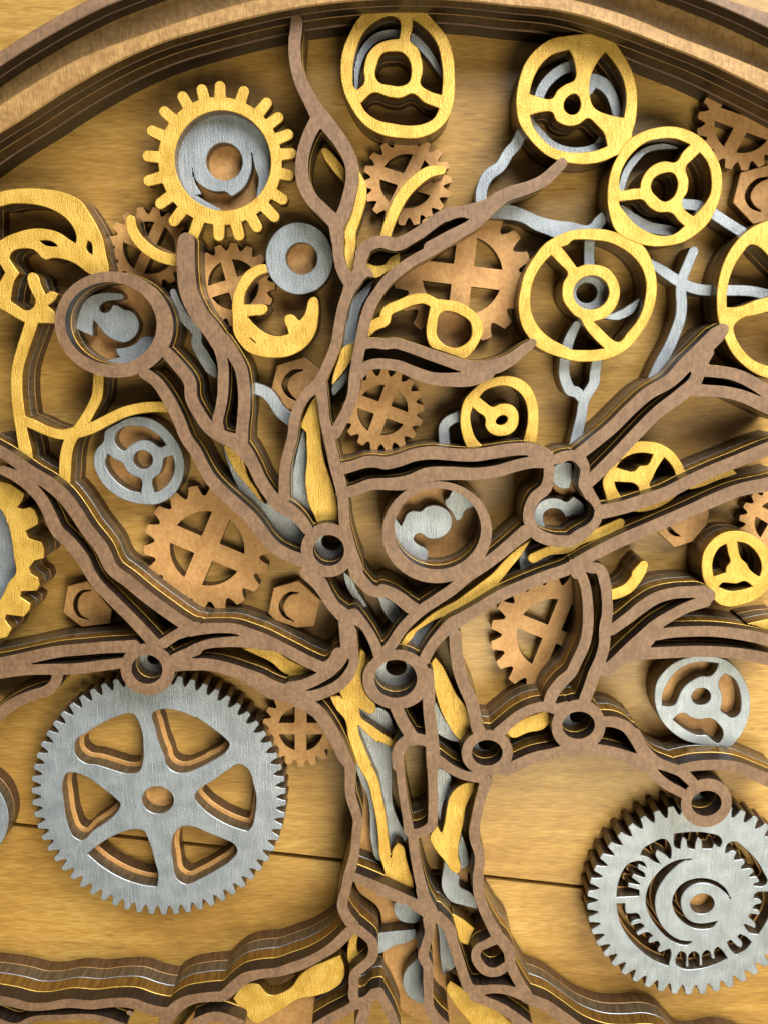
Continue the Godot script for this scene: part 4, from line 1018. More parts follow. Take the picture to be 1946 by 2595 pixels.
	f = shape(-3.5, -4.7, 18.9, 7.7, 0.22, [["S", "-305 6 89 -170 194 211 9 282 222 38 414 211 306 567 199 574 666 199 753 681 188 955 589 188"],
		["F", "866 523 954 655 1155 655 1379 622 1582 523 1763 370 1856 216 1863 61 1794 -116 1662 -316 1528 -439 1347 -383 1098 -294 872 -205 803 -27 797 172 833 370"],
		["-F", "1046 392 1113 440 1292 436 1472 359 1608 260 1655 105 1635 -49 1525 -171 1368 -231 1232 -216 1074 -116 993 17 999 194"]])
	part(t, "gold_face", "gold", f, 10.50, 7.04, 0, 0.12)
	part(t, "silver_layer", "silver", f, 6.80, 3.54, -0.06, 0.1)
	f = apply(f, [["E", "1379 85 384 378"]])
	part(t, "copper_layer", "copper", f, 3.30, 0.04, -0.06, 0.1)
	t = thing("gold_bar", "straight gold bar with rounded ends passing under the brown keyhole loop", "bar", 37.6, -39.7)
	f = shape(28.3, -44.2, 47.0, -35.2, 0.22, [["S", "2930 -4315 208 3218 -4176 189 3637 -4104 189 3802 -3985 189 4123 -3842 212 4398 -3724 211 4608 -3612 183"]])
	part(t, "gold_face", "gold", f, 10.50, 7.04, 0, 0.12)
	part(t, "silver_layer", "silver", f, 6.80, 3.54, -0.06, 0.1)
	part(t, "copper_layer", "copper", f, 3.30, 0.04, -0.06, 0.1)
	t = thing("gold_twig", "hooked gold twig under the right branches, rounded tip upward", "twig", 47.6, -47.8)
	f = shape(43.2, -51.8, 52.0, -43.8, 0.22, [["S", "5108 -4469 185 4975 -4632 190 5065 -4566 219 4957 -4759 226 4823 -4929 227 4639 -5026 220 4429 -5079 211"]])
	part(t, "gold_face", "gold", f, 10.50, 7.04, 0, 0.12)
	part(t, "silver_layer", "silver", f, 6.80, 3.54, -0.06, 0.1)
	part(t, "copper_layer", "copper", f, 3.30, 0.04, -0.06, 0.1)
	t = thing("gold_twig", "sliver of gold twig meeting the right edge between brown branches", "twig", 76.0, -57.1)
	f = shape(71.7, -59.1, 80.3, -55.1, 0.22, [["F", "7200 -5661 7457 -5600 7641 -5563 7973 -5538 7998 -5883 7657 -5796 7417 -5710"]])
	part(t, "gold_face", "gold", f, 10.50, 7.04, 0, 0.12)
	part(t, "silver_layer", "silver", f, 6.80, 3.54, -0.06, 0.1)
	part(t, "copper_layer", "copper", f, 3.30, 0.04, -0.06, 0.1)
	t = thing("silver_branch", "pale silver branch bending from the wide-spoke wheel to the big wheel", "branch", 29.6, 27.7)
	f = shape(17.1, 17.4, 42.2, 38.0, 0.22, [["S", "2543 3706 196 2461 3514 211 2324 3363 211 2157 3101 212 1957 2962 227 1858 2796 213 1820 2517 214 1912 2265 215"],
		["F", "1878 2182 2055 2290 2276 2430 2479 2398 2705 2311 2932 2214 3271 2134 3586 2099 3637 2084 3885 2069 3970 2182 4118 2311 4187 2106 4091 1965 3535 1769 3236 1812 3054 1878 2826 1965 2598 2095 2260 2156"]])
	part(t, "silver_face", "silver", f, 7.00, 3.54, 0, 0.12)
	part(t, "copper_layer", "copper", f, 3.35, 0.04, -0.06, 0.1)
	t = thing("silver_bar", "silver bar running from the slanting-spoke wheel down to the edge wheel", "bar", 62.7, 21.1)
	f = shape(54.3, 16.9, 71.1, 25.4, 0.22, [["S", "5528 2441 198 5663 2430 198 5888 2408 202 6070 2344 202 6210 2257 203 6770 1921 203 7003 1791 204"]])
	part(t, "silver_face", "silver", f, 7.00, 3.54, 0, 0.12)
	part(t, "copper_layer", "copper", f, 3.35, 0.04, -0.06, 0.1)
	t = thing("silver_twig", "silver twig shaped like a bent cross, between wheels at right", "twig", 63.1, 3.6)
	f = shape(49.7, -9.5, 76.4, 16.6, 0.22, [["S", "5867 1568 189 5768 1309 190 5680 1044 197 5669 823 207 5693 600 212 5684 332 213 5607 62 216 5485 -254 217 5360 -504 229 5237 -823 253"],
		["S", "5041 1375 134 5321 1199 197 5602 1022 206 5835 911 206 6065 856 207 6248 845 207 6589 845 202 6976 834 202 7341 767 202 7551 734 180"]])
	part(t, "silver_face", "silver", f, 7.00, 3.54, 0, 0.12)
	part(t, "copper_layer", "copper", f, 3.35, 0.04, -0.06, 0.1)
	t = thing("silver_twig", "silver forked twig like a letter Y hanging below the big gold wheel", "twig", 38.0, -10.0)
	f = shape(33.8, -22.8, 42.2, 2.8, 0.22, [["S", "3694 197 159 3579 -50 200 3527 -231 210 3490 -504 217 3486 -732 218 3550 -938 219 3624 -1059 219 3723 -1082 219 3868 -1243 185"],
		["S", "4117 -481 210 4081 -754 211 4075 -898 212 3977 -1082 203 3891 -1254 208 3854 -1520 204 3795 -1823 214 3725 -2173 222"]])
	part(t, "silver_face", "silver", f, 7.00, 3.54, 0, 0.12)
	part(t, "copper_layer", "copper", f, 3.35, 0.04, -0.06, 0.1)
	t = thing("silver_twig", "short silver elbow twig just left of the one-spoke gold wheel", "twig", 13.5, -18.5)
	f = shape(10.7, -22.8, 16.2, -14.2, 0.22, [["S", "1526 -1520 197 1410 -1578 204 1272 -1641 209 1175 -1753 205 1172 -1939 210 1198 -2173 211"]])
	part(t, "silver_face", "silver", f, 7.00, 3.54, 0, 0.12)
	part(t, "copper_layer", "copper", f, 3.35, 0.04, -0.06, 0.1)
	t = thing("silver_twig", "long silver twig beside the brown ring branch, left of the forked brown branch", "twig", -36.4, 0.3)
	f = shape(-40.9, -8.3, -32.0, 8.8, 0.22, [["S", "-4024 818 126 -3959 600 169 -3810 309 192 -3595 -5 193 -3612 -96 205 -3484 -390 240 -3353 -617 241 -3254 -777 103"]])
	part(t, "silver_face", "silver", f, 7.00, 3.54, 0, 0.12)
	part(t, "copper_layer", "copper", f, 3.35, 0.04, -0.06, 0.1)
	t = thing("silver_twig", "small wavy silver twig under the copper nut near the trunk top", "twig", -21.3, -13.5)
	f = shape(-26.1, -18.0, -16.6, -9.0, 0.22, [["S", "-2499 -1013 219 -2304 -1093 235 -2157 -1254 231 -2033 -1451 236 -1781 -1671 251"]])
	part(t, "silver_face", "silver", f, 7.00, 3.54, 0, 0.12)
	part(t, "copper_layer", "copper", f, 3.35, 0.04, -0.06, 0.1)
	t = thing("silver_slotted_disc", "grey three-slot wheel at left under the gold branch", "gear wheel", -48.2, -24.3, "grey three-slot wheels")
	f = shape(-57.4, -33.3, -39.0, -15.3, 0.22, [["F", "-5459 -1846 -5231 -1706 -4993 -1590 -4759 -1562 -4552 -1602 -4280 -1776 -4101 -1986 -3971 -2244 -3926 -2503 -3966 -2763 -4093 -3025 -4264 -3192 -4505 -3299 -4788 -3299 -5068 -3239 -5345 -3096 -5590 -2834 -5705 -2550 -5707 -2361 -5640 -2197 -5504 -2056"],
		["-F", "-5227 -1869 -5047 -1753 -4837 -1746 -4607 -1799 -4403 -1939 -4263 -2115 -4400 -2169 -4525 -2080 -4686 -2021 -4851 -2056 -4995 -2150 -5105 -2244 -5229 -2150 -5281 -2009"],
		["-F", "-5434 -2291 -5310 -2385 -5139 -2479 -5086 -2597 -4974 -2716 -4801 -2787 -4802 -3072 -5034 -3013 -5263 -2858 -5418 -2668 -5491 -2479"],
		["-F", "-4327 -2385 -4150 -2333 -4117 -2526 -4165 -2739 -4326 -2953 -4483 -3048 -4542 -3072 -4567 -2799 -4433 -2692 -4356 -2526"],
		["-E", "-4738 -2409 192 184"]])
	part(t, "silver_face", "silver", f, 7.00, 3.54, 0, 0.12)
	f = shape(-57.4, -33.3, -39.0, -15.3, 0.22, [["F", "-5459 -1846 -5231 -1706 -4993 -1590 -4759 -1562 -4552 -1602 -4280 -1776 -4101 -1986 -3971 -2244 -3926 -2503 -3966 -2763 -4093 -3025 -4264 -3192 -4505 -3299 -4788 -3299 -5068 -3239 -5345 -3096 -5590 -2834 -5705 -2550 -5707 -2361 -5640 -2197 -5504 -2056"]])
	part(t, "copper_layer", "copper", f, 3.35, 0.04, -0.06, 0.1)
	t = thing("silver_slotted_disc", "grey three-slot wheel at right under two parallel brown branches", "gear wheel", 65.4, -74.2, "grey three-slot wheels")
	f = shape(55.2, -84.3, 75.7, -64.2, 0.22, [["F", "6201 -6471 6601 -6445 6944 -6509 7199 -6699 7386 -6954 7503 -7261 7536 -7570 7495 -7881 7321 -8246 7183 -8403 6934 -8376 6538 -8350 6238 -8272 5957 -8089 5722 -7829 5599 -7570 5553 -7261 5584 -7005 5719 -6775 5905 -6597"],
		["-F", "6828 -6597 6799 -6724 6686 -6865 6479 -6877 6290 -6979 6128 -7133 6052 -7313 5975 -7493 5830 -7532 5719 -7506 5719 -7261 5827 -6979 6033 -6724 6293 -6597 6559 -6572"],
		["-F", "6987 -6814 7165 -6928 7304 -7210 7342 -7416 7288 -7725 7194 -7782 7066 -7713 6938 -7622 6952 -7441 6927 -7236 6854 -7031 6895 -6903"],
		["-F", "5955 -7816 6060 -7700 6181 -7669 6308 -7751 6507 -7808 6739 -7782 6906 -7907 7009 -8063 7000 -8246 6920 -8345 6779 -8246 6700 -8167 6478 -8154 6276 -8063"],
		["-E", "6516 -7313 196 185"]])
	part(t, "silver_face", "silver", f, 7.00, 3.54, 0, 0.12)
	f = shape(55.2, -84.3, 75.7, -64.2, 0.22, [["F", "6201 -6471 6601 -6445 6944 -6509 7199 -6699 7386 -6954 7503 -7261 7536 -7570 7495 -7881 7321 -8246 7183 -8403 6934 -8376 6538 -8350 6238 -8272 5957 -8089 5722 -7829 5599 -7570 5553 -7261 5584 -7005 5719 -6775 5905 -6597"]])
	part(t, "copper_layer", "copper", f, 3.35, 0.04, -0.06, 0.1)
	t = thing("silver_washer", "round grey washer with a copper centre, beside the brown top branch", "washer", -16.1, 14.4)
	f = shape(-22.5, 7.7, -9.7, 21.0, 0.22, [["E", "-1606 1436 639 667"],
		["-E", "-1563 1440 298 294"]])
	part(t, "silver_face", "silver", f, 7.00, 3.54, 0, 0.12)
	f = shape(-22.5, 7.7, -9.7, 21.0, 0.22, [["E", "-1606 1436 639 667"]])
	part(t, "copper_layer", "copper", f, 3.35, 0.04, -0.06, 0.1)
	t = thing("silver_gear", "large grey gear with six rounded window openings, lower left", "gear", -47.1, -95.3)
	f = shape(-73.8, -122.4, -20.4, -68.2, 0.22, [["G", "-4712 -9526 2670 2710 0.925 62 -3 0.5"],
		["-F", "-6383 -8272 -6177 -8115 -5847 -7907 -5520 -7751 -5271 -7679 -5173 -7687 -5070 -7855 -4996 -8141 -4988 -8403 -5024 -8770 -5102 -8959 -5332 -9002 -5662 -8913 -5991 -8806 -6212 -8770 -6400 -8586 -6421 -8429"],
		["-F", "-4755 -7661 -4630 -7596 -4360 -7596 -4093 -7674 -3854 -7790 -3868 -7751 -3533 -8011 -3293 -8219 -3198 -8350 -3251 -8481 -3428 -8639 -3680 -8770 -3548 -8717 -3820 -8859 -4159 -8984 -4292 -8984 -4457 -8895 -4550 -8717 -4550 -8691 -4637 -8403 -4720 -8011"],
		["-F", "-3958 -9504 -3870 -9360 -3595 -9181 -3253 -8931 -2998 -8788 -2850 -8877 -2724 -9217 -2671 -9540 -2706 -9902 -2780 -10193 -2868 -10302 -3186 -10193 -3519 -10011 -3815 -9757"],
		["-F", "-4488 -10595 -4410 -10339 -4269 -10200 -4032 -10193 -3699 -10339 -3364 -10485 -3147 -10614 -3099 -10742 -3241 -10964 -3554 -11186 -3902 -11390 -4248 -11509 -4382 -11408 -4469 -11000"],
		["-F", "-6282 -10816 -6015 -10595 -5597 -10357 -5219 -10255 -5068 -10284 -4975 -10485 -4859 -10964 -4796 -11334 -4833 -11576 -5105 -11539 -5576 -11371 -5973 -11111"],
		["-F", "-6696 -9145 -6604 -8991 -6436 -8984 -6206 -9073 -5884 -9324 -5626 -9558 -5524 -9685 -5571 -9811 -5785 -10047 -6100 -10266 -6418 -10504 -6517 -10449 -6666 -10084 -6708 -9649"],
		["-E", "-4736 -9595 330 307"]])
	part(t, "silver_face", "silver", f, 7.00, 3.54, 0, 0.12)
	f = shape(-73.8, -122.4, -20.4, -68.2, 0.22, [["G", "-4712 -9526 2670 2710 0.925 62 -3 0.5"],
		["-F", "-6383 -8272 -6177 -8115 -5847 -7907 -5520 -7751 -5271 -7679 -5173 -7687 -5070 -7855 -4996 -8141 -4988 -8403 -5024 -8770 -5102 -8959 -5332 -9002 -5662 -8913 -5991 -8806 -6212 -8770 -6400 -8586 -6421 -8429", -1],
		["-F", "-4755 -7661 -4630 -7596 -4360 -7596 -4093 -7674 -3854 -7790 -3868 -7751 -3533 -8011 -3293 -8219 -3198 -8350 -3251 -8481 -3428 -8639 -3680 -8770 -3548 -8717 -3820 -8859 -4159 -8984 -4292 -8984 -4457 -8895 -4550 -8717 -4550 -8691 -4637 -8403 -4720 -8011", -1],
		["-F", "-3958 -9504 -3870 -9360 -3595 -9181 -3253 -8931 -2998 -8788 -2850 -8877 -2724 -9217 -2671 -9540 -2706 -9902 -2780 -10193 -2868 -10302 -3186 -10193 -3519 -10011 -3815 -9757", -1],
		["-F", "-4488 -10595 -4410 -10339 -4269 -10200 -4032 -10193 -3699 -10339 -3364 -10485 -3147 -10614 -3099 -10742 -3241 -10964 -3554 -11186 -3902 -11390 -4248 -11509 -4382 -11408 -4469 -11000", -1],
		["-F", "-6282 -10816 -6015 -10595 -5597 -10357 -5219 -10255 -5068 -10284 -4975 -10485 -4859 -10964 -4796 -11334 -4833 -11576 -5105 -11539 -5576 -11371 -5973 -11111", -1],
		["-F", "-6696 -9145 -6604 -8991 -6436 -8984 -6206 -9073 -5884 -9324 -5626 -9558 -5524 -9685 -5571 -9811 -5785 -10047 -6100 -10266 -6418 -10504 -6517 -10449 -6666 -10084 -6708 -9649", -1]])
	part(t, "copper_layer", "copper", f, 3.50, 0.04, -0.04, 0.1)
	t = thing("silver_gear", "grey gear with an inner toothed ring and crescent cuts, lower right", "gear", 66.3, -119.0)
	f = shape(43.3, -141.4, 89.3, -96.5, 0.22, [["G", "6627 -11897 2298 2245 0.9 46 -4 0.52"],
		["-F", "6535 -10928 6332 -10997 6121 -11177 5939 -11417 5814 -11689 5786 -11961 5826 -12205 5935 -12449 6143 -12695 6374 -12834 6641 -12864 6548 -12942 6322 -12911 6091 -12772 5854 -12511 5672 -12205 5590 -11931 5606 -11689 5743 -11357 5952 -11117 6220 -10967"],
		["-F", "7405 -11855 7285 -11719 7082 -11568 6856 -11492 6636 -11507 6449 -11628 6347 -11810 6343 -11992 6410 -12205 6573 -12388 6799 -12443 6993 -12419 7153 -12379 7055 -12526 6863 -12572 6638 -12541 6377 -12373 6212 -12144 6159 -11931 6204 -11719 6359 -11507 6575 -11402 6795 -11381 7047 -11447 7280 -11628"],
		["-F", "6120 -10358 6433 -10322 6846 -10349 7098 -10446 7140 -10550 7085 -10684 7041 -10639 6969 -10580 6935 -10699 6728 -10699 6689 -10491 6617 -10432 6577 -10550 6570 -10714 6439 -10684 6358 -10461 6288 -10432 6267 -10550 6262 -10714 6178 -10684"],
		["-F", "5948 -10491 6006 -10550 6083 -10818 6068 -10952 5966 -10848 5768 -10728 5743 -10788 5866 -11057 5726 -10997 5611 -10907 5429 -10848 5465 -10728 5651 -10580"],
		["-F", "5367 -10982 5506 -11012 5566 -11132 5398 -11057 5373 -11117 5547 -11297 5536 -11372 5297 -11282 5259 -11357 5446 -11507 5433 -11537 5196 -11492 5194 -11583 5438 -11652 5445 -11794 4960 -11819 4976 -11537 5048 -11267 5177 -11057"],
		["-F", "4967 -11977 5147 -11961 5153 -12098 5170 -12174 5450 -12220 5497 -12327 5292 -12419 5295 -12495 5544 -12449 5589 -12511 5414 -12649 5459 -12726 5693 -12649 5781 -12726 5688 -12834 5706 -12911 5899 -12849 5945 -12942 5895 -13065 5940 -13127 6160 -13034 6176 -13065 6153 -13453 5895 -13344 5487 -13034 5191 -12664 5054 -12388"],
		["-F", "6320 -13407 6349 -13158 6402 -13096 6459 -13112 6534 -13469 6590 -13469 6601 -13158 6682 -13096 6754 -13127 6828 -13438 6884 -13438 6894 -13127 6961 -13065 7034 -13112 7085 -13267 7156 -13282 7129 -13065 7195 -12988 7283 -13065 7422 -13267 7163 -13407 6804 -13516 6437 -13500"],
		["-F", "7384 -12880 7465 -12824 7614 -12972 7701 -13019 7722 -12911 7600 -12757 7652 -12689 7796 -12757 7916 -12880 7788 -13065 7599 -13183 7480 -13065"],
		["-F", "7217 -10818 7271 -10580 7378 -10535 7636 -10699 7871 -10937 8057 -11237 8151 -11477 8079 -11562 7871 -11553 7881 -11507 7990 -11477 7941 -11357 7761 -11357 7785 -11297 7864 -11237 7803 -11162 7597 -11177 7580 -11117 7657 -11027 7610 -10937 7432 -10967 7415 -10907 7476 -10788 7391 -10743"],
		["-F", "7911 -11749 8196 -11689 8271 -12144 8143 -12511 8044 -12695 7874 -12664 7722 -12480 7748 -12449 7979 -12557 7972 -12449 7820 -12266 7830 -12205 8041 -12235 8035 -12144 7893 -12098 7903 -12037 8078 -11961 8060 -11901 7890 -11840"],
		["-E", "6801 -11977 256 237"]])
	part(t, "silver_face", "silver", f, 7.00, 3.54, 0, 0.12)
	f = shape(43.3, -141.4, 89.3, -96.5, 0.22, [["G", "6627 -11897 2298 2245 0.9 46 -4 0.52"],
		["-F", "6120 -10358 6433 -10322 6846 -10349 7098 -10446 7140 -10550 7085 -10684 7041 -10639 6969 -10580 6935 -10699 6728 -10699 6689 -10491 6617 -10432 6577 -10550 6570 -10714 6439 -10684 6358 -10461 6288 -10432 6267 -10550 6262 -10714 6178 -10684", -0.35],
		["-F", "5948 -10491 6006 -10550 6083 -10818 6068 -10952 5966 -10848 5768 -10728 5743 -10788 5866 -11057 5726 -10997 5611 -10907 5429 -10848 5465 -10728 5651 -10580", -0.35],
		["-F", "5367 -10982 5506 -11012 5566 -11132 5398 -11057 5373 -11117 5547 -11297 5536 -11372 5297 -11282 5259 -11357 5446 -11507 5433 -11537 5196 -11492 5194 -11583 5438 -11652 5445 -11794 4960 -11819 4976 -11537 5048 -11267 5177 -11057", -0.35],
		["-F", "4967 -11977 5147 -11961 5153 -12098 5170 -12174 5450 -12220 5497 -12327 5292 -12419 5295 -12495 5544 -12449 5589 -12511 5414 -12649 5459 -12726 5693 -12649 5781 -12726 5688 -12834 5706 -12911 5899 -12849 5945 -12942 5895 -13065 5940 -13127 6160 -13034 6176 -13065 6153 -13453 5895 -13344 5487 -13034 5191 -12664 5054 -12388", -0.35],
		["-F", "6320 -13407 6349 -13158 6402 -13096 6459 -13112 6534 -13469 6590 -13469 6601 -13158 6682 -13096 6754 -13127 6828 -13438 6884 -13438 6894 -13127 6961 -13065 7034 -13112 7085 -13267 7156 -13282 7129 -13065 7195 -12988 7283 -13065 7422 -13267 7163 -13407 6804 -13516 6437 -13500", -0.35],
		["-F", "7384 -12880 7465 -12824 7614 -12972 7701 -13019 7722 -12911 7600 -12757 7652 -12689 7796 -12757 7916 -12880 7788 -13065 7599 -13183 7480 -13065", -0.35],
		["-F", "7217 -10818 7271 -10580 7378 -10535 7636 -10699 7871 -10937 8057 -11237 8151 -11477 8079 -11562 7871 -11553 7881 -11507 7990 -11477 7941 -11357 7761 -11357 7785 -11297 7864 -11237 7803 -11162 7597 -11177 7580 -11117 7657 -11027 7610 -10937 7432 -10967 7415 -10907 7476 -10788 7391 -10743", -0.35],
		["-F", "7911 -11749 8196 -11689 8271 -12144 8143 -12511 8044 -12695 7874 -12664 7722 -12480 7748 -12449 7979 -12557 7972 -12449 7820 -12266 7830 -12205 8041 -12235 8035 -12144 7893 -12098 7903 -12037 8078 -11961 8060 -11901 7890 -11840", -0.35],
		["-F", "6535 -10928 6332 -10997 6121 -11177 5939 -11417 5814 -11689 5786 -11961 5826 -12205 5935 -12449 6143 -12695 6374 -12834 6641 -12864 6548 -12942 6322 -12911 6091 -12772 5854 -12511 5672 -12205 5590 -11931 5606 -11689 5743 -11357 5952 -11117 6220 -10967", -0.3],
		["-F", "7405 -11855 7285 -11719 7082 -11568 6856 -11492 6636 -11507 6449 -11628 6347 -11810 6343 -11992 6410 -12205 6573 -12388 6799 -12443 6993 -12419 7153 -12379 7055 -12526 6863 -12572 6638 -12541 6377 -12373 6212 -12144 6159 -11931 6204 -11719 6359 -11507 6575 -11402 6795 -11381 7047 -11447 7280 -11628", -0.3]])
	part(t, "copper_layer", "copper", f, 3.50, 0.04, -0.04, 0.1)
	t = thing("silver_disc", "grey disc with thick brown rim, cut off by the left edge", "disc", -85.3, -99.8)
	f = shape(-92.0, -109.9, -78.7, -89.7, 0.22, [["F", "-9016 -9002 -8354 -9109 -8040 -9414 -7911 -9757 -7897 -10047 -7968 -10339 -8122 -10614 -8657 -10964 -9168 -10964"]])
	part(t, "silver_face", "silver", f, 7.00, 3.54, 0, 0.12)
	part(t, "copper_layer", "copper", f, 3.35, 0.04, -0.06, 0.1)
	t = thing("silver_scroll", "grey swirl on a copper disc inside the left brown ring", "scroll", -53.1, 2.2)
	f = shape(-59.5, -1.7, -46.7, 8.3, 0.22, [["F", "-5809 511 -5759 600 -5615 734 -5384 800 -5157 805 -4977 756 -4969 689 -5072 667 -5255 656 -5394 600 -5456 511 -5403 433 -5265 455 -5168 578 -5077 555 -4989 488 -4854 466 -4745 354 -4700 220 -4735 62 -4855 -73 -4996 -136 -5177 -96 -5355 17 -5462 152 -5569 298 -5599 175 -5597 -17 -5787 62 -5921 130 -5890 287"]])
	part(t, "silver_swirl", "silver", f, 7.00, 3.54, 0, 0.12)
	f = shape(-54.8, -6.7, -43.4, -0.1, 0.22, [["F", "-5173 -254 -4977 -231 -4790 -163 -4647 -39 -4372 -39 -4379 -209 -4621 -504 -4926 -617 -5226 -640 -5450 -504 -5100 -413 -5165 -322"]])
	part(t, "silver_swirl", "silver", f, 7.00, 3.54, 0, 0.12)
	f = shape(-63.1, -6.8, -43.1, 11.1, 0.22, [["E", "-5314 216 1001 892"]])
	part(t, "copper_disc", "copper", f, 3.50, 0.04, 0, 0.12)
	t = thing("silver_scroll", "grey swirl and chip on a copper disc inside the middle brown ring", "scroll", 10.7, -39.1)
	f = shape(1.0, -44.8, 13.8, -32.9, 0.22, [["F", "206 -3551 336 -3744 395 -3623 442 -3503 560 -3431 725 -3443 843 -3347 1008 -3318 1173 -3359 1317 -3503 1354 -3672 1297 -3841 1180 -3950 1038 -3998 871 -3986 728 -3889 633 -3913 586 -4010 658 -4107 873 -4253 851 -4448 684 -4448 421 -4302 206 -4083 135 -3889 135 -3696"]])
	part(t, "silver_swirl", "silver", f, 7.00, 3.54, 0, 0.12)
	f = shape(11.8, -36.8, 18.4, -29.7, 0.22, [["F", "1346 -3025 1523 -3001 1737 -3168 1811 -3359 1646 -3395 1577 -3479 1554 -3575 1437 -3648 1340 -3455 1208 -3287 1207 -3216 1289 -3144"]])
	part(t, "silver_swirl", "silver", f, 7.00, 3.54, 0, 0.12)
	f = shape(0.8, -48.4, 20.6, -29.7, 0.22, [["E", "1074 -3906 990 935"]])
	part(t, "copper_disc", "copper", f, 3.50, 0.04, 0, 0.12)
	t = thing("silver_scroll", "grey curl and tongue inside the brown keyhole loop at right", "scroll", 35.1, -32.9)
	f = shape(33.2, -30.2, 37.4, -24.3, 0.22, [["F", "3345 -2550 3553 -2456 3695 -2479 3706 -2811 3664 -2977 3523 -2989 3368 -2906"]])
	part(t, "silver_swirl", "silver", f, 7.00, 3.54, 0, 0.12)
	f = shape(29.2, -38.0, 40.1, -31.1, 0.22, [["F", "2952 -3648 2982 -3431 3084 -3263 3270 -3180 3483 -3192 3626 -3251 3718 -3168 3746 -3144 3867 -3216 3979 -3383 3936 -3503 3783 -3527 3776 -3503 3613 -3563 3514 -3431 3394 -3383 3253 -3407 3161 -3503 3165 -3623 3216 -3768 3003 -3768"]])
	part(t, "silver_swirl", "silver", f, 7.00, 3.54, 0, 0.12)
	f = shape(29.3, -41.6, 40.9, -24.5, 0.22, [["E", "3511 -3667 578 490"],
		["E", "3652 -2814 311 362"]])
	part(t, "copper_disc", "copper", f, 3.50, 0.04, 0, 0.12)
	t = thing("silver_eyelet", "grey eyelet seen inside the round brown hub of the upper trunk", "eyelet", -11.0, -42.3, "grey eyelets in the brown hubs")
	f = shape(-15.7, -46.9, -6.2, -37.7, 0.22, [["E", "-1097 -4231 476 463"],
		["-E", "-1036 -4054 204 177"]])
	part(t, "silver_face", "silver", f, 7.00, 3.54, 0, 0.12)
	part(t, "copper_layer", "copper", f, 3.35, 0.04, -0.06, 0.1)
	t = thing("silver_eyelet", "grey eyelet seen inside the round brown hub of the large middle trunk", "eyelet", 2.5, -69.3, "grey eyelets in the brown hubs")
	f = shape(-3.4, -75.1, 8.3, -63.5, 0.22, [["E", "248 -6931 585 582"],
		["-E", "248 -6669 209 186"]])
	part(t, "silver_face", "silver", f, 7.00, 3.54, 0, 0.12)
	part(t, "copper_layer", "copper", f, 3.35, 0.04, -0.06, 0.1)
	t = thing("silver_eyelet", "grey eyelet seen inside the round brown hub of the right trunk", "eyelet", 21.4, -85.4, "grey eyelets in the brown hubs")
	f = shape(16.9, -89.9, 25.8, -80.9, 0.22, [["E", "2138 -8541 445 449"],
		["-E", "2126 -8324 173 156"]])
	part(t, "silver_face", "silver", f, 7.00, 3.54, 0, 0.12)
	part(t, "copper_layer", "copper", f, 3.35, 0.04, -0.06, 0.1)
	t = thing("silver_eyelet", "grey eyelet seen inside the round brown hub of the right branch", "eyelet", 40.1, -79.3, "grey eyelets in the brown hubs")
	f = shape(35.5, -84.0, 44.8, -74.7, 0.22, [["E", "4014 -7935 467 469"],
		["-E", "3999 -7726 172 154"]])
	part(t, "silver_face", "silver", f, 7.00, 3.54, 0, 0.12)
	part(t, "copper_layer", "copper", f, 3.35, 0.04, -0.06, 0.1)
	t = thing("silver_eyelet", "grey eyelet seen inside the round brown hub of the left branch", "eyelet", -48.4, -67.3, "grey eyelets in the brown hubs")
	f = shape(-53.0, -71.9, -43.8, -62.7, 0.22, [["E", "-4838 -6726 462 459"],
		["-E", "-4683 -6496 136 121"]])
	part(t, "silver_face", "silver", f, 7.00, 3.54, 0, 0.12)
	part(t, "copper_layer", "copper", f, 3.35, 0.04, -0.06, 0.1)
	t = thing("silver_eyelet", "grey eyelet seen inside the round brown hub of the lowest right branch", "eyelet", 67.6, -96.7, "grey eyelets in the brown hubs")
	f = shape(63.0, -101.3, 72.1, -92.0, 0.22, [["E", "6757 -9666 454 463"],
		["-E", "6768 -9402 157 143"]])
	part(t, "silver_face", "silver", f, 7.00, 3.54, 0, 0.12)
	part(t, "copper_layer", "copper", f, 3.35, 0.04, -0.06, 0.1)
	t = thing("copper_gear", "largest copper gear, its cross showing between the centre twigs", "gear", 15.2, 11.3, "four-spoke copper gears")
	f = shape(1.9, -1.6, 28.5, 24.3, 0.22, [["G", "1520 1133 1331 1297 0.82149 17 37.7 0.5"],
		["-E", "1520 1143 778 757"]])
	part(t, "toothed_rim", "copper", f, 3.50, 0.04, 0, 0)
	f = shape(5.3, 1.7, 25.1, 21.1, 0.22, [["S", "717 1245 382 2323 1054 383"],
		["S", "1606 1925 378 1431 363 387"],
		["&E", "1520 1143 779 759"]])
	part(t, "spokes", "copper", f, 3.50, 0.04, 0, 0)
	t = thing("copper_gear", "copper gear at top centre under the oval wheel", "gear", 4.4, 28.9, "four-spoke copper gears")
	f = shape(-4.1, 20.8, 12.9, 37.0, 0.22, [["G", "439 2891 847 812 0.8223 18 -17 0.5"],
		["-E", "439 2895 520 498"]])
	part(t, "toothed_rim", "copper", f, 3.50, 0.04, 0, 0)
	f = shape(-2.0, 23.1, 10.7, 34.8, 0.22, [["S", "-78 3058 236 954 2739 237"],
		["S", "201 2431 239 672 3362 235"],
		["&E", "439 2895 521 499"]])
	part(t, "spokes", "copper", f, 3.50, 0.04, 0, 0)
	t = thing("copper_gear", "copper gear behind the curved gold twig at left", "gear", -45.2, 16.6, "four-spoke copper gears")
	f = shape(-53.2, 8.9, -37.3, 24.3, 0.22, [["G", "-4525 1662 795 770 0.823699 16 168 0.5"],
		["-E", "-4525 1665 510 494"]])
	part(t, "toothed_rim", "copper", f, 3.50, 0.04, 0, 0)
	f = shape(-51.0, 10.9, -39.5, 22.4, 0.22, [["S", "-5000 1876 207 -4050 1460 209"],
		["S", "-4761 1198 209 -4293 2135 207"],
		["&E", "-4525 1665 511 495"]])
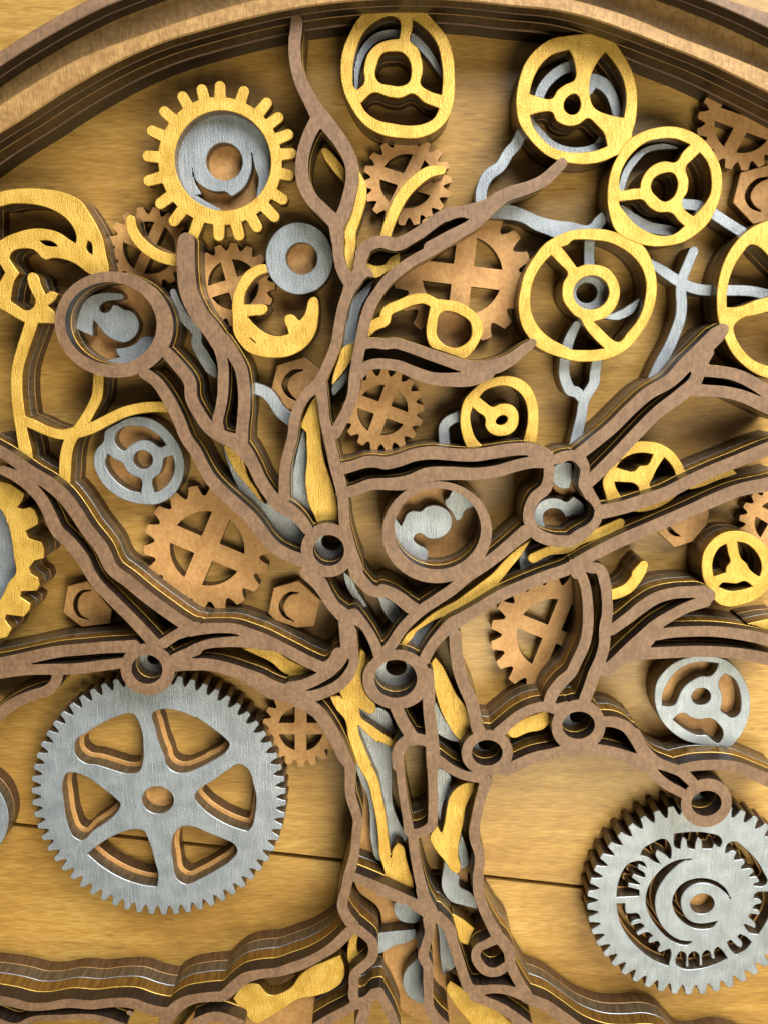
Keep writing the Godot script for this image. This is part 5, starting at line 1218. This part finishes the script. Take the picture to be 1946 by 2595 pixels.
	part(t, "spokes", "copper", f, 3.50, 0.04, 0, 0)
	t = thing("copper_gear", "copper gear behind the gold C ring", "gear", -29.2, 9.7, "four-spoke copper gears")
	f = shape(-37.3, 1.8, -21.1, 17.6, 0.22, [["G", "-2921 967 809 789 0.828571 16 88 0.5"],
		["-E", "-2921 971 492 480"]])
	part(t, "toothed_rim", "copper", f, 3.50, 0.04, 0, 0)
	f = shape(-35.3, 3.8, -23.2, 15.6, 0.22, [["S", "-3415 828 229 -2430 1119 228"],
		["S", "-3051 1451 227 -2792 493 230"],
		["&E", "-2921 971 493 481"]])
	part(t, "spokes", "copper", f, 3.50, 0.04, 0, 0)
	t = thing("copper_gear", "copper gear left of the one-spoke wheel", "gear", -0.3, -14.6, "four-spoke copper gears")
	f = shape(-8.4, -22.8, 7.9, -6.5, 0.22, [["G", "-26 -1464 818 815 0.83526 17 3 0.5"],
		["-E", "-26 -1461 501 500"]])
	part(t, "toothed_rim", "copper", f, 3.50, 0.04, 0, 0)
	f = shape(-6.4, -20.8, 5.9, -8.4, 0.22, [["S", "-515 -1279 254 464 -1635 255"],
		["S", "-204 -1948 257 150 -970 253"],
		["&E", "-26 -1461 502 501"]])
	part(t, "spokes", "copper", f, 3.50, 0.04, 0, 0)
	t = thing("copper_gear", "bright copper gear at left below the grey wheel", "gear", -35.9, -42.9, "four-spoke copper gears")
	f = shape(-48.8, -56.0, -23.1, -29.7, 0.22, [["G", "-3595 -4286 1289 1318 0.838346 18 -19 0.5"],
		["-E", "-3595 -4276 761 778"]])
	part(t, "toothed_rim", "copper", f, 3.50, 0.04, 0, 0)
	f = shape(-45.0, -52.1, -26.8, -33.4, 0.22, [["S", "-4309 -3955 385 -2876 -4586 389"],
		["S", "-3930 -5019 391 -3266 -3530 383"],
		["&E", "-3595 -4276 762 779"]])
	part(t, "spokes", "copper", f, 3.50, 0.04, 0, 0)
	t = thing("copper_gear", "small copper gear peeping out beside the big grey gear", "gear", -17.5, -81.6, "four-spoke copper gears")
	f = shape(-25.5, -90.1, -9.4, -73.0, 0.22, [["G", "-1748 -8157 807 853 0.826087 18 -11 0.5"],
		["-E", "-1748 -8153 476 503"]])
	part(t, "toothed_rim", "copper", f, 3.50, 0.04, 0, 0)
	f = shape(-23.7, -88.0, -11.3, -75.1, 0.22, [["S", "-2244 -8151 247 -1254 -8151 247"],
		["S", "-1740 -7629 246 -1756 -8675 249"],
		["&E", "-1748 -8153 477 505"]])
	part(t, "spokes", "copper", f, 3.50, 0.04, 0, 0)
	t = thing("copper_gear", "copper gear framed by the right brown branches", "gear", 34.7, -61.0, "four-spoke copper gears")
	f = shape(22.0, -74.2, 47.3, -47.9, 0.22, [["G", "3467 -6105 1268 1317 0.819417 18 -170 0.5"],
		["-E", "3467 -6095 733 762"]])
	part(t, "toothed_rim", "copper", f, 3.50, 0.04, 0, 0)
	f = shape(26.0, -69.8, 43.4, -52.1, 0.22, [["S", "2752 -5791 300 4185 -6387 302"],
		["S", "3200 -6828 304 3729 -5358 298"],
		["&E", "3467 -6095 735 763"]])
	part(t, "spokes", "copper", f, 3.50, 0.04, 0, 0)
	t = thing("copper_gear", "shaded copper gear under the frame at top right", "gear", 67.9, 39.3, "four-spoke copper gears")
	f = shape(59.1, 30.9, 76.8, 47.7, 0.22, [["G", "6794 3933 886 841 0.825083 17 -170 0.5"],
		["-E", "6794 3937 555 527"]])
	part(t, "toothed_rim", "copper", f, 3.50, 0.04, 0, 0)
	f = shape(61.1, 33.3, 74.8, 45.5, 0.22, [["S", "6239 4128 256 7347 3753 257"],
		["S", "6552 3455 258 7030 4423 255"],
		["&E", "6794 3937 557 528"]])
	part(t, "spokes", "copper", f, 3.50, 0.04, 0, 0)
	t = thing("copper_gear", "copper gear cut by the right edge above the edge wheel", "gear", 79.4, -37.2, "four-spoke copper gears")
	f = shape(71.9, -44.8, 86.9, -29.5, 0.22, [["G", "7942 -3719 752 765 0.826923 17 -186 0.5"],
		["-E", "7942 -3715 439 447"]])
	part(t, "toothed_rim", "copper", f, 3.50, 0.04, 0, 0)
	f = shape(74.2, -42.3, 84.7, -32.0, 0.22, [["S", "7531 -3481 230 8352 -3945 232"],
		["S", "7740 -4115 232 8140 -3313 230"],
		["&E", "7942 -3715 440 448"]])
	part(t, "spokes", "copper", f, 3.50, 0.04, 0, 0)
	t = thing("copper_nut", "copper hexagon nut with a crescent cut beside the trunk top", "nut", -17.2, -9.5, "copper hexagon nuts")
	f = shape(-22.6, -15.1, -11.8, -3.9, 0.22, [["P", "-2100 -578 -1547 -420 -1210 -698 -1356 -1101 -1644 -1477 -1762 -1482 -1974 -1406 -2227 -1054"],
		["-S", "-1597 -675 23 -1774 -710 89 -1917 -838 103 -1966 -984 108 -1875 -1171 80 -1724 -1282 19"]])
	part(t, "hexagon", "copper", f, 3.50, 0.04, 0, 0.12)
	t = thing("copper_nut", "copper hexagon nut with a crescent cut at far left above the brown limb", "nut", -61.0, -54.5, "copper hexagon nuts")
	f = shape(-66.3, -59.6, -55.8, -49.3, 0.22, [["P", "-6485 -5061 -6077 -4960 -5607 -5565 -5645 -5857 -6239 -5934 -6603 -5629"],
		["-S", "-6014 -5149 20 -6199 -5186 62 -6317 -5338 89 -6345 -5540 90 -6275 -5692 70 -6096 -5776 15"]])
	part(t, "hexagon", "copper", f, 3.50, 0.04, 0, 0.12)
	t = thing("copper_nut", "copper hexagon nut with a crescent cut in the middle of the left limb bay", "nut", -18.4, -54.5, "copper hexagon nuts")
	f = shape(-24.1, -59.8, -12.7, -49.2, 0.22, [["P", "-2259 -5098 -1744 -4948 -1298 -5363 -1440 -5921 -1809 -5947 -2236 -5794 -2380 -5641"],
		["-S", "-1760 -5207 20 -1919 -5217 69 -2056 -5338 89 -2115 -5515 95 -2050 -5692 75 -1856 -5814 15"]])
	part(t, "hexagon", "copper", f, 3.50, 0.04, 0, 0.12)
	t = thing("copper_nut", "copper hexagon nut cut by the right edge, upper right", "nut", 72.2, 26.5, "copper hexagon nuts")
	f = shape(66.5, 20.8, 77.8, 32.3, 0.22, [["P", "6791 3058 7309 3199 7752 2818 7734 2249 7090 2105 6678 2506"],
		["-S", "7325 2965 35 7155 2917 87 7001 2776 104 6953 2619 110 7038 2449 87 7223 2340 23"]])
	part(t, "hexagon", "copper", f, 3.50, 0.04, 0, 0.12)
	t = thing("copper_nut", "copper hexagon nut half hidden under the long right branch", "nut", 60.5, -37.4, "copper hexagon nuts")
	f = shape(55.0, -42.9, 66.1, -32.0, 0.22, [["P", "5529 -3910 5909 -4256 6265 -4132 6536 -3787 6579 -3493 5927 -3225 5577 -3420"],
		["-S", "5740 -3800 49 5818 -3910 88 5919 -3984 68 6005 -4014 20"]])
	part(t, "hexagon", "copper", f, 3.50, 0.04, 0, 0.12)
